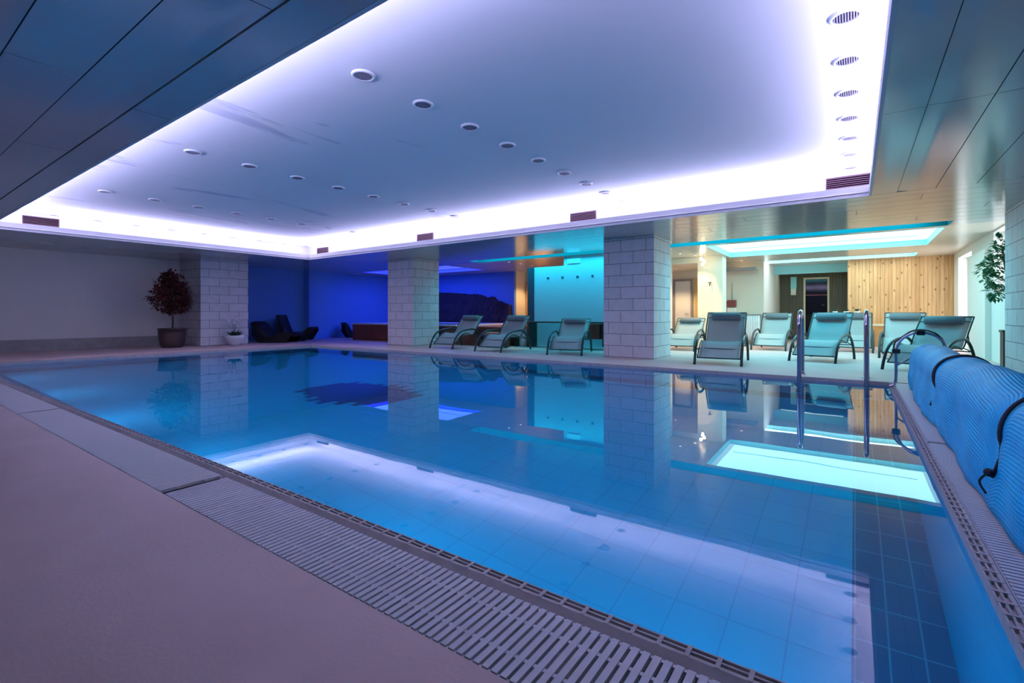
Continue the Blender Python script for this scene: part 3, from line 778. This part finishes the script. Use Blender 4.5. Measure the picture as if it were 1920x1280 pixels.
for (y0, A), (y1, C) in zip(rows, rows[1:]):
    for k in range(len(A)-1):
        f = bm.faces.new((A[k][0], A[k+1][0], C[k+1][0], C[k][0])); f.smooth = True
        for l, uv in zip(f.loops, ((A[k][1], y0), (A[k+1][1], y0), (C[k+1][1], y1), (C[k][1], y1))): l[uvl].uv = uv
o = obj('cover_sheet', bm, M['cover'], ct); so = o.modifiers.new('s', 'SOLIDIFY'); so.thickness = .006; so.offset = -1
bm = B(); lathe(bm, [(.16, 0), (.19, .01), (.19, .03)], 28)
bmesh.ops.transform(bm, matrix=Matrix.Translation((0, yb+.0, CZc)) @ Matrix.Rotation(-PI/2, 4, 'X') @ Matrix.Translation((0, 0, -.04)), verts=bm.verts)
obj('roll_end', bm, M['cover'], ct)
bm = B(); tube(bm, [(0, ya-.1, CZc), (0, yb+.12, CZc)], .035, 12); obj('reel_tube', bm, M['steel'], ct)
# straps
def strap(y, hang, wd):
    bm = B(); pts = []
    for k in range(30):
        a = -1.0+(k/29)*(PI+1.0+.35); r = rad(y, a)+.010; pts.append((r*math.cos(a), y+.05*math.sin(a*1.0)*hang, CZc+r*math.sin(a)))
    e = pts[-1]
    pts += [(e[0]-.005, e[1]-.01, e[2]-.06), (e[0]-.02, e[1], e[2]-.12), (e[0]-.035, e[1]+.02, e[2]-.17)]
    tube(bm, pts, wd, 8); return bm
for y, r in ((5.85-4.5, .016), (3.45-4.5, .010), (1.3-4.5, .010)):
    s_ = obj('tie_strap', strap(y, 1, r), M['rope'], ct)
    if r < .015:
        bm = B(); r_ = rad(y, 3.4)+.02
        bmesh.ops.create_icosphere(bm, subdivisions=2, radius=.022, matrix=Matrix.Translation((-r_-.025, y, CZc-.22)))
        for k in range(1, 2): tube(bm, spline([(-r_-.025, y, CZc-.22), (-r_-.04-.02*k, y+.03*(k-1), CZc-.27), (-r_-.035, y+.05*(k-1), CZc-.33)], 4), .006, 6)
        obj('knot', bm, M['rope'], s_)
# end stand with bent tube hoop
yS = 8.38-4.5
hoop = spline([(-.42, yS, .015), (-.36, yS, .05), (-.345, yS, .20), (-.345, yS, .50), (-.30, yS, .64), (-.20, yS, .73), (-.09, yS, .755), (.03, yS, .73), (.12, yS, .66), (.16, yS, .55), (.17, yS, .40), (.18, yS, .2), (.24, yS, .04), (.30, yS, .015)], 5)
bm = B(); tube(bm, hoop, .018, 10); st = obj('end_stand', bm, M['chrome'], ct)
bm = B(); tube(bm, spline([(-.30, yS+.045, .64), (-.20, yS+.045, .76), (-.07, yS+.045, .79), (.06, yS+.045, .75), (.14, yS+.045, .66)], 6), .010, 8); tube(bm, spline([(-.37, yS+.03, .47), (-.36, yS+.04, .60), (-.29, yS+.045, .68), (-.2, yS+.045, .76)], 5), .010, 8)
obj('black_hose', bm, M['black'], st)
for p in ((-.345, .50), (-.09, .755)):
    bm = B(); box(bm, p[0]-.045, p[0]+.045, yS-.035, yS+.05, p[1]-.035, p[1]+.03); obj('clamp', bm, M['black'], st, bevel=.01)
bm = B(); tube(bm, [(-.20, yS, CZc), (.17, yS, CZc)], .014, 8); tube(bm, [(-.345, yS, .3), (-.2, yS, CZc)], .012, 8); obj('axle_bracket', bm, M['steel'], st)
y2 = ya-.08
bm = B(); tube(bm, spline([(-.3, y2, .015), (-.22, y2, .2), (0, y2, CZc), (.22, y2, .2), (.3, y2, .015)], 4), .018, 8); obj('end_stand', bm, M['chrome'], ct)

# ------------------------------------------------------------------ dark rattan chaises in the blue nook
def chaise(h, up=False):
    t = empty('rattan_chaise', (0, 0, 0)); W = .36
    if up: pr = [(0, .40), (.10, .42), (.35, .24), (.62, .16), (.82, .20), (.98, .48), (1.10, h)]
    else: pr = [(0, .24), (.15, .30), (.40, .26), (.66, .16), (.86, .20), (1.04, .46), (1.18, h)]
    pr = [(p.x, p.y) for p in spline([(*p, 0) for p in pr], 5)]
    bm = B(); sheet(bm, pr, -W, W, .07); obj('seat_shell', bm, M['rattan'], t)
    for s in (-1, 1):
        bm = B(); pts = [p for p in pr]
        x0 = pts[0][0]; x1 = pts[-1][0]; vt = []; vb = []
        for p in pts:
            q = (p[0]-x0)/(x1-x0); zb = .0+(.30*(1-q/.18) if q < .18 else 0)+(.22*(q-.85)/.15 if q > .85 else 0)
            zb = min(zb, p[1]-.05)
            vt.append(p[1]-.05); vb.append(zb)
        y0, y1 = sorted((s*W, s*(W-.04)))
        for i in range(len(pts)-1):
            v = [bm.verts.new(c) for c in ((pts[i][0], y0, vb[i]), (pts[i+1][0], y0, vb[i+1]), (pts[i+1][0], y1, vb[i+1]), (pts[i][0], y1, vb[i]), (pts[i][0], y0, vt[i]), (pts[i+1][0], y0, vt[i+1]), (pts[i+1][0], y1, vt[i+1]), (pts[i][0], y1, vt[i]))]
            for f in ((0, 3, 2, 1), (4, 5, 6, 7), (0, 1, 5, 4), (2, 3, 7, 6), (0, 4, 7, 3), (1, 2, 6, 5)): bm.faces.new([v[k] for k in f])
        obj('side_panel', bm, M['rattan'], t)
    bm = B(); cps = [pr[-8+i] for i in range(7)]
    sheet(bm, [(p[0]-.01, p[1]+.035) for p in cps], -W+.06, W-.06, .05); obj('head_cushion', bm, M['rattan'], t, bevel=.01)
    return t
c1 = chaise(.58); c1.location = (-16.2, 9.65, 0); c1.rotation_euler = (0, 0, math.radians(-150)); c1.scale = (1.3, 1.15, 1.25); tag(c1, 'low dark rattan chaise beside the left stone column in the blue nook', 'chaise longue', 'dark rattan chaises in the blue nook')
c2 = chaise(.80, True); c2.location = (-16.95, 10.75, 0); c2.rotation_euler = (0, 0, math.radians(-138)); c2.scale = (1.1, 1.35, 1.22); tag(c2, 'dark rattan chaise with high back and raised foot end, middle of the blue nook', 'chaise longue', 'dark rattan chaises in the blue nook')
c3 = dup(c1, (-17.35, 13.7, 0), math.radians(-112)); c3.scale = (1, 1, 1.1); tag(c3, 'small dark rattan chaise beside the left end of the hot tub', 'chaise longue', 'dark rattan chaises in the blue nook')

# ------------------------------------------------------------------ hot tub
t = empty('hot_tub', (-13.2, 13.3, 0)); tag(t, 'raised hot tub with brown surround and pale rim behind the stone column', 'hot tub')
ox, oy = -13.2, 13.3
def lb_(name, x0, x1, y0, y1, z0, z1, m, par=t, bevel=0):
    bm = B(); box(bm, x0-ox, x1-ox, y0-oy, y1-oy, z0, z1); return obj(name, bm, M[m], par, bevel=bevel)
bm = B()
for a in ((-16.2, -8.8, 11.9, 12.2), (-16.2, -8.8, 15.2, 15.5), (-16.2, -15.7, 12.2, 15.2), (-10.7, -8.8, 12.2, 15.2)): box(bm, a[0]-ox, a[1]-ox, a[2]-oy, a[3]-oy, 0, .60)
obj('surround', bm, M['tub_wood'], t)
bm = B()
for a in ((-16.25, -10.7, 11.85, 12.25), (-16.25, -10.7, 15.15, 15.55), (-16.25, -15.65, 12.25, 15.15), (-10.75, -10.65, 12.25, 15.15)): box(bm, a[0]-ox, a[1]-ox, a[2]-oy, a[3]-oy, .60, .65)
obj('rim', bm, M['tub_rim'], t, bevel=.01)
bm = B(); box(bm, -15.7-ox, -10.7-ox, 12.2-oy, 15.2-oy, .02, .10); obj('tub_floor', bm, M['tub_rim'], t)
bm = B(); quad(bm, (-15.65-ox, 12.25-oy, .57), (-10.75-ox, 12.25-oy, .57), (-10.75-ox, 15.15-oy, .57), (-15.65-ox, 15.15-oy, .57)); obj('water', bm, M['water_tub'], t)
lb_('step', -9.3, -8.5, 11.5, 11.89, .36, .45, 'step'); lb_('step_base', -9.25, -8.55, 11.55, 11.89, 0, .36, 'tub_wood')
# dark rockwork against the back wall
prof = [(-15.6, 2.0), (-14.9, 1.97), (-14.2, 1.93), (-13.7, 1.88), (-13.3, 1.85), (-13.0, 1.80), (-12.7, 1.70), (-12.45, 1.74), (-12.2, 1.58), (-11.95, 1.50), (-11.75, 1.42), (-11.55, 1.38)]
bm = B(); rnd = random.Random(4); cols = []
pp = spline([(a, b, 0) for a, b in prof], 4)
for p in pp:
    z = p.y+rnd.uniform(-.02, .02); c = []
    for q in range(9):
        f = q/8; c.append((p.x, 16.19-(.24*(1-f)+.06)-rnd.uniform(0, .07), z*f))
    c.append((p.x, 16.19, z)); c.append((p.x, 16.19, 0)); cols.append([bm.verts.new(v) for v in c])
for A, C in zip(cols, cols[1:]):
    n = len(A)
    for k in range(n): bm.faces.new((A[k], C[k], C[(k+1) % n], A[(k+1) % n]))
bm.faces.new(cols[0]); bm.faces.new(cols[-1][::-1])
tag(obj('rock_cladding', bm, M['rock']), 'dark rockwork shaped like a mountain ridge behind the hot tub', 'rockwork')

# wardrobe, warm spots, hooks, sign, long table
t = empty('wardrobe', (-10.7, 17.3, 0)); tag(t, 'tall light wood wardrobe in the warm lit corridor', 'wardrobe')
bm = B(); box(bm, -.70, .75, -.25, .45, 0, 2.35); obj('body', bm, M['ward'], t)
for x0, x1 in ((-.66, -.02), (.04, .70)):
    bm = B(); box(bm, x0, x1, -.275, -.25, .06, 2.30); d = obj('door', bm, M['ward'], t, bevel=.004)
    bm = B(); box(bm, x1-.06 if x0 < 0 else x0+.04, x1-.04 if x0 < 0 else x0+.06, -.30, -.275, 1.0, 1.15); obj('handle', bm, M['black'], d)
def spot(x, y, z, lb, pw=14, col=(1, .62, .28), sz=1.9):
    t = empty('recessed_spotlight', (x, y, z)); tag(t, lb, 'spotlight', 'small warm ceiling spotlights')
    bm = B(); lathe(bm, [(.05, 0), (.05, -.008), (.036, -.012), (.034, 0)], 16, cap=False); obj('ring', bm, M['ring'], t)
    bm = B(); lathe(bm, [(.034, -.006), (.034, -.001)], 16); obj('bulb', bm, M['lamp_warm'], t)
    l = bpy.data.lights.new('spot_light', 'SPOT'); l.energy = pw; l.color = col; l.spot_size = sz; l.spot_blend = .6; l.shadow_soft_size = .04
    lo = bpy.data.objects.new('spot_light', l); COL.objects.link(lo); lo.location = (x, y, z-.03)
for i, y in enumerate((13.25, 13.95, 14.7)): spot(-9.55, y, ZS, 'small warm ceiling spotlight, %s from the pool in the corridor row' % ORD[i], 90)
spot(-10.6, 16.5, ZS, 'small warm ceiling spotlight shining on the wardrobe', 120)
spot(-4.15, 14.3, ZS, 'small warm ceiling spotlight nearer the pool beside the big cyan panel', 90)
spot(-3.9, 14.95, ZS, 'small warm ceiling spotlight just in front of the cream pier', 130)
spot(-3.05, 17.35, ZS, 'small warm ceiling spotlight over the cream wall with the red box', 90, (1, .72, .42))
spot(-5.1, 17.0, 2.59, 'small warm ceiling spotlight in front of the white door', 150, (1, .70, .38))
for i, x in enumerate((-7.85, -7.33, -6.82, -6.32)):
    px = x; t = empty('coat_hook', (x, 12.995, 2.13)); tag(t, 'small coat hook on the cyan wall, %s from the left' % ORD[i], 'hook', 'coat hooks on the cyan wall')
    bm = B(); box(bm, -.03, .03, -.01, .004, -.03, .03); obj('plate', bm, M['hook'], t)
    bm = B(); tube(bm, spline([(0, -.01, 0), (0, -.05, -.03), (0, -.07, .0), (0, -.07, .02)], 4), .008, 6); obj('hook', bm, M['hook'], t)
bm = B(); box(bm, -7.16, -6.72, 12.96, 12.995, 2.54, 2.68)
tag(obj('exit_light', bm, M['sign'], bevel=.005), 'pale rectangular light box high on the cyan wall', 'sign')
t = empty('console_table', (-7.0, 12.55, 0)); tag(t, 'long dark console table along the foot of the cyan wall', 'table')
bm = B(); box(bm, -1.75, 2.0, -.25, .25, .74, .78); obj('tabletop', bm, M['dark_wood'], t)
for x in (-1.7, -1.2): 
    bm = B(); box(bm, x, x+.08, -.22, .22, 0, .74); obj('leg', bm, M['dark_wood'], t)
bm = B(); box(bm, 1.3, 1.95, -.23, .23, .10, .74); c_ = obj('cabinet', bm, M['dark_wood'], t)
for x in (1.36, 1.64):
    bm = B(); box(bm, x, x+.26, -.245, -.23, .14, .70); obj('door', bm, M['dark_wood'], c_, bevel=.003)
bm = B(); box(bm, .45, 1.2, -.20, .20, .30, .72); obj('drawer_box', bm, M['tub_wood'], t)
t = empty('laundry_bin', (-8.4, 12.45, 0)); tag(t, 'pale cylindrical bin under the left end of the console table', 'bin')
bm = B(); lathe(bm, [(.13, 0), (.14, .02), (.15, .52), (.14, .54)], 20); obj('body', bm, M['pot_white'], t)

# ------------------------------------------------------------------ rest area fittings
t = empty('corridor_door', (-5.1, 18.0, 0)); t['kind'] = 'structure'; t.name = 'door_1'
bm = B(); box(bm, -.29, .26, -.06, -.001, 0, 2.2); obj('leaf', bm, M['wall_white'], t, bevel=.004)
bm = B(); box(bm, -.38, -.29, -.08, -.001, 0, 2.28); box(bm, .26, .32, -.08, -.001, 0, 2.28); box(bm, -.29, .26, -.08, -.001, 2.2, 2.28); obj('frame', bm, M['plinth'], t)
bm = B(); tube(bm, [(.18, -.06, 1.02), (.18, -.10, 1.02), (.06, -.10, 1.02)], .01, 6); obj('handle', bm, M['steel'], t)
bm = B(); box(bm, -4.70, -4.05, 17.93, 17.995, 0, 2.3)
tag(obj('wood_panel', bm, M['ward']), 'plain light wood wall panel right of the white door', 'panel')
# sauna door
t = empty('door_2', (-1.22, 22.0, 0)); t['kind'] = 'structure'
bm = B(); box(bm, -.42, -.36, -.03, .06, 0, 2.42); box(bm, .36, .42, -.03, .06, 0, 2.42); box(bm, -.36, .36, -.03, .06, 2.36, 2.42); obj('frame', bm, M['bench_top'], t)
bm = B(); box(bm, -.36, .36, .0, .02, 0, 2.36); obj('glass', bm, M['glass_dark'], t)
bm = B(); box(bm, -.36, .36, -.02, .0, 1.72, 1.76); obj('crossbar', bm, M['red_plastic'], t)
bm = B(); tube(bm, [(.28, -.01, 1.35), (.28, -.05, 1.35), (.18, -.05, 1.35)], .012, 6); obj('handle', bm, M['chrome'], t)
t = empty('wall_lamp', (-1.98, 21.99, 1.75)); tag(t, 'white box lamp on the dark sauna planks left of the glass door', 'lamp')
bm = B(); box(bm, -.09, .09, -.12, 0, 0, .25); obj('shade', bm, M['wall_white'], t, bevel=.01)
bm = B(); box(bm, -.10, .10, -.05, 0, .25, .72); obj('mounting_board', bm, M['sky_side'], t)
# cream wall items
t = empty('towel_rail', (-2.74, 17.6, 0)); tag(t, 'grey shelf rail hung with white towels beside the cream wall', 'towel rail')
bm = B(); box(bm, -.26, .24, -.12, .12, .96, 1.0)
for s in (-.25, .22): box(bm, s, s+.02, -.1, .1, 0, .96)
obj('stand', bm, M['plinth'], t)
bm = B(); pts = []
for k in range(25): pts.append((-.24+.46*k/24, .0+.02*math.sin(k*1.7)))
g = [[bm.verts.new((x, -.135+y*(1+.4*(1-z/.95)), z)) for (x, y) in pts] for z in (.95, .7, .4, .15)]
for A, C in zip(g, g[1:]):
    for k in range(24): f = bm.faces.new((A[k], A[k+1], C[k+1], C[k])); f.smooth = True
o = obj('towel', bm, M['white_cloth'], t); so = o.modifiers.new('s', 'SOLIDIFY'); so.thickness = .012
t = empty('wall_dispenser', (-3.42, 17.8, 1.0)); tag(t, 'dark red box dispenser above a white unit on the cream wall', 'dispenser')
bm = B(); box(bm, -.14, .14, -.16, 0, .25, .48); obj('box', bm, M['red_plastic'], t, bevel=.01)
bm = B(); box(bm, -.13, .13, -.18, 0, -.15, .22); obj('unit', bm, M['wall_white'], t, bevel=.02)
bm = B(); tube(bm, [(0, -.02, .48), (0, -.02, 1.05)], .008, 6); obj('cable', bm, M['plinth'], t)
bm = B(); box(bm, -3.96, -3.58, 17.55, 17.79, 1.40, 1.43); tag(obj('wall_shelf', bm, M['ward']), 'short wooden shelf on the cream wall left of the red box', 'shelf')
bm = B(); box(bm, -3.9, -2.62, 17.35, 17.79, 2.46, 2.50); box(bm, -3.9, -2.62, 17.33, 17.35, 2.42, 2.54); tag(obj('ceiling_shelf', bm, M['plinth']), 'thin brownish canopy shelf high on the cream wall', 'shelf')
bm = B(); tube(bm, [(-3.60, 15.49, 1.95), (-3.60, 15.43, 1.97), (-3.60, 15.42, 1.85)], .012, 6); tube(bm, [(-3.66, 15.46, 1.97), (-3.55, 15.46, 1.97)], .012, 6)
tag(obj('wall_hook', bm, M['black']), 'small black hook on the cream pier', 'hook')
t = empty('pendant_lamp', (-3.72, 15.1, 0)); tag(t, 'bright chrome spotlight cluster hanging in front of the cream pier', 'lamp')
bm = B(); tube(bm, [(0, 0, ZS), (0, 0, 2.62)], .01, 6); obj('rod', bm, M['chrome'], t)
for k, (dx, dz) in enumerate(((-.05, 2.66), (.04, 2.58), (0, 2.50))):
    bm = B(); lathe(bm, [(.03, -.05), (.045, .03), (.02, .05)], 12, c=(dx, 0, dz)); obj('lamp_head', bm, M['lamp_warm'], t)
# bench and planter before the pine wall
t = empty('wooden_bench', (.90, 18.6, 0)); tag(t, 'low orange wooden bench with a pale top before the pine wall', 'bench')
bm = B(); box(bm, -.5, .5, -.25, .25, .64, .70); obj('seat', bm, M['bench_top'], t, bevel=.005)
bm = B(); box(bm, -.47, .47, -.22, .22, 0, .64); obj('base', bm, M['bench_wood'], t)
t = empty('side_console', (-.2, 17.9, 0)); tag(t, 'white console behind the back row of loungers carrying small plants', 'console')
bm = B(); box(bm, -.45, .45, -.2, .2, 0, .95); obj('body', bm, M['wall_white'], t, bevel=.01)
bm = B(); box(bm, -.48, .48, -.23, .23, .95, .99); obj('top', bm, M['wall_white'], t)
def leaf(bm, p, d, up, L, W):
    d = d.normalized(); s = d.cross(up)
    if s.length < 1e-3: s = d.cross(Vector((1, 0, 0)))
    s.normalize(); n = s.cross(d)
    a = p; b = p+d*L*.45+s*W+n*L*.06; c = p+d*L; e = p+d*L*.45-s*W+n*L*.06; m_ = p+d*L*.5-n*L*.04
    va, vb, vc, ve, vm = [bm.verts.new(q) for q in (a, b, c, e, m_)]
    bm.faces.new((va, vb, vm)); bm.faces.new((vb, vc, vm)); bm.faces.new((vc, ve, vm)); bm.faces.new((ve, va, vm))
rn = random.Random(11)
for i, x in enumerate((-.5, -.22, .05)):
    t = empty('small_potted_plant', (x, 17.9, .99)); tag(t, 'tiny green plant in a white pot on the console, %s from the left' % ORD[i], 'potted plant', 'small plants on the white console')
    bm = B(); lathe(bm, [(.05, 0), (.07, .10)], 14); obj('pot', bm, M['pot_white'], t)
    bm = B()
    for k in range(26):
        a = rn.uniform(0, 2*PI); leaf(bm, Vector((0, 0, .10)), Vector((math.cos(a), math.sin(a), rn.uniform(.3, 1.4))), Vector((0, 0, 1)), rn.uniform(.07, .13), .018)
    obj('foliage', bm, M['dark_leaf'], t, recalc=False)

# ------------------------------------------------------------------ plants
def bush(bm, c, rx, rz, n, L, W, rnd, holes=0):
    for k in range(n):
        while True:
            v = Vector((rnd.uniform(-1, 1), rnd.uniform(-1, 1), rnd.uniform(-1, 1)))
            if .25 < v.length < 1: break
        p = Vector((c[0]+v.x*rx, c[1]+v.y*rx, c[2]+v.z*rz))
        d = v.normalized()+Vector((rnd.uniform(-.7, .7), rnd.uniform(-.7, .7), rnd.uniform(-.9, .4)))
        leaf(bm, p, d, Vector((0, 0, 1)), L*rnd.uniform(.7, 1.3), W*rnd.uniform(.7, 1.3))
rn = random.Random(5)
t = empty('potted_maple', (-16.78, 5.92, 0)); tag(t, 'dark red leaved tree in a brown pot before the left stone column', 'potted tree')
bm = B(); lathe(bm, [(.25, 0), (.29, .03), (.33, .20), (.355, .40), (.355, .53), (.375, .54), (.375, .58), (.33, .58), (.32, .50)], 28); pt = obj('pot', bm, M['pot_brown'], t)
bm = B(); lathe(bm, [(.32, .49), (.32, .51)], 24); obj('soil', bm, M['soil'], pt)
bm = B(); tube(bm, spline([(0, 0, .5), (.01, .01, .8), (-.01, 0, 1.1), (.01, 0, 1.5), (0, 0, 1.9)], 4), .025, 8)
for k in range(16):
    a = k*2.4; z = 1.05+k*.055; r = .55-.02*k
    tube(bm, spline([(0, 0, z), (r*.5*math.cos(a), r*.5*math.sin(a), z+.12), (r*math.cos(a), r*math.sin(a), z+.16)], 3), .010, 6)
obj('trunk', bm, M['bark'], t)
bm = B()
for k in range(46):
    a = rn.uniform(0, 2*PI); q = rn.uniform(0, 1); z = 1.12+q*1.02; rr = .51*math.sin(min(1, (1.02-q)*1.15+.12)*PI/1.55)*rn.uniform(.35, 1.0)
    bush(bm, (rr*math.cos(a), rr*math.sin(a), z), .18, .13, 60, .10, .034, rn)
bush(bm, (0, 0, 2.22), .16, .14, 60, .09, .028, rn)
obj('foliage', bm, M['red_leaf'], t, recalc=False)

t = empty('potted_orchid', (-16.34, 7.5, 0)); tag(t, 'white orchid in a white bowl pot at the foot of the left column', 'potted plant')
bm = B(); lathe(bm, [(.12, 0), (.20, .08), (.27, .22), (.29, .32), (.26, .32), (.24, .26)], 28); pt = obj('pot', bm, M['pot_white'], t)
bm = B(); lathe(bm, [(.24, .27), (.24, .285)], 20); obj('soil', bm, M['soil'], pt)
bm = B()
for k in range(20):
    a = k*2.4; leaf(bm, Vector((.05*math.cos(a), .05*math.sin(a), .28)), Vector((math.cos(a), math.sin(a), rn.uniform(.3, 1.3))), Vector((0, 0, 1)), rn.uniform(.2, .32), .05)
obj('foliage', bm, M['dark_leaf'], t, recalc=False)
bm = B(); fl = []
for a in (0.4, 2.5, 4.4):
    pts = spline([(0, 0, .28), (.04*math.cos(a), .04*math.sin(a), .55), (.10*math.cos(a), .10*math.sin(a), .78), (.20*math.cos(a), .20*math.sin(a), .84)], 5)
    tube(bm, pts, .006, 6); fl += pts[-9:]
st_ = obj('stem', bm, M['dark_leaf'], t)
bm = B()
for p in fl:
    p = Vector(p)+Vector((rn.uniform(-.03, .03), rn.uniform(-.03, .03), rn.uniform(-.05, .03)))
    ax = Vector((rn.uniform(.2, 1), rn.uniform(-1, .2), rn.uniform(-.3, .3))).normalized(); s = ax.orthogonal()
    for k in range(5): leaf(bm, p, (Matrix.Rotation(k*2*PI/5, 3, ax) @ s)+ax*.2, ax, .05, .02)
obj('blossom', bm, M['petal'], t, recalc=False)

t = empty('potted_ficus', (2.24, 12.02, 0)); tag(t, 'green leaved tree in a tall dark planter half hidden by the right column', 'potted tree')
bm = B(); box(bm, -.12, .12, -.12, .12, 0, .68); box(bm, -.135, .135, -.135, .135, .68, .72); pt = obj('planter', bm, M['pot_dark'], t, bevel=.005)
bm = B(); tube(bm, spline([(0, 0, .70), (.0, .05, 1.2), (-.02, .2, 1.7), (-.04, .4, 2.2)], 5), .018, 8)
for z, dx, dy in ((1.3, -.05, .45), (1.6, -.06, .7), (1.9, -.02, .6), (2.1, -.08, .9)):
    tube(bm, spline([(-.01, .1, z-.1), (dx*.5-.02, dy*.5, z+.05), (dx, dy, z+.08)], 3), .008, 6)
obj('trunk', bm, M['bark'], t)
bm = B()
for c in ((-.05, .25, 2.3), (-.03, .5, 2.15), (-.10, .35, 1.95), (-.12, .15, 1.85), (-.13, .7, 1.95), (-.12, .55, 1.65), (-.10, .3, 1.6), (-.08, .5, 1.42), (-.06, .2, 1.4), (-.12, .95, 1.88)):
    bush(bm, (c[0]-.06, c[1], c[2]), .10, .13, 40, .10, .034, rn)
obj('foliage', bm, M['green_leaf'], t, recalc=False)

for o in list(bpy.data.objects):
    if o.type == 'MESH' and o.name.split('.')[0] in ('floor', 'ceiling') and 'label' in o: pass
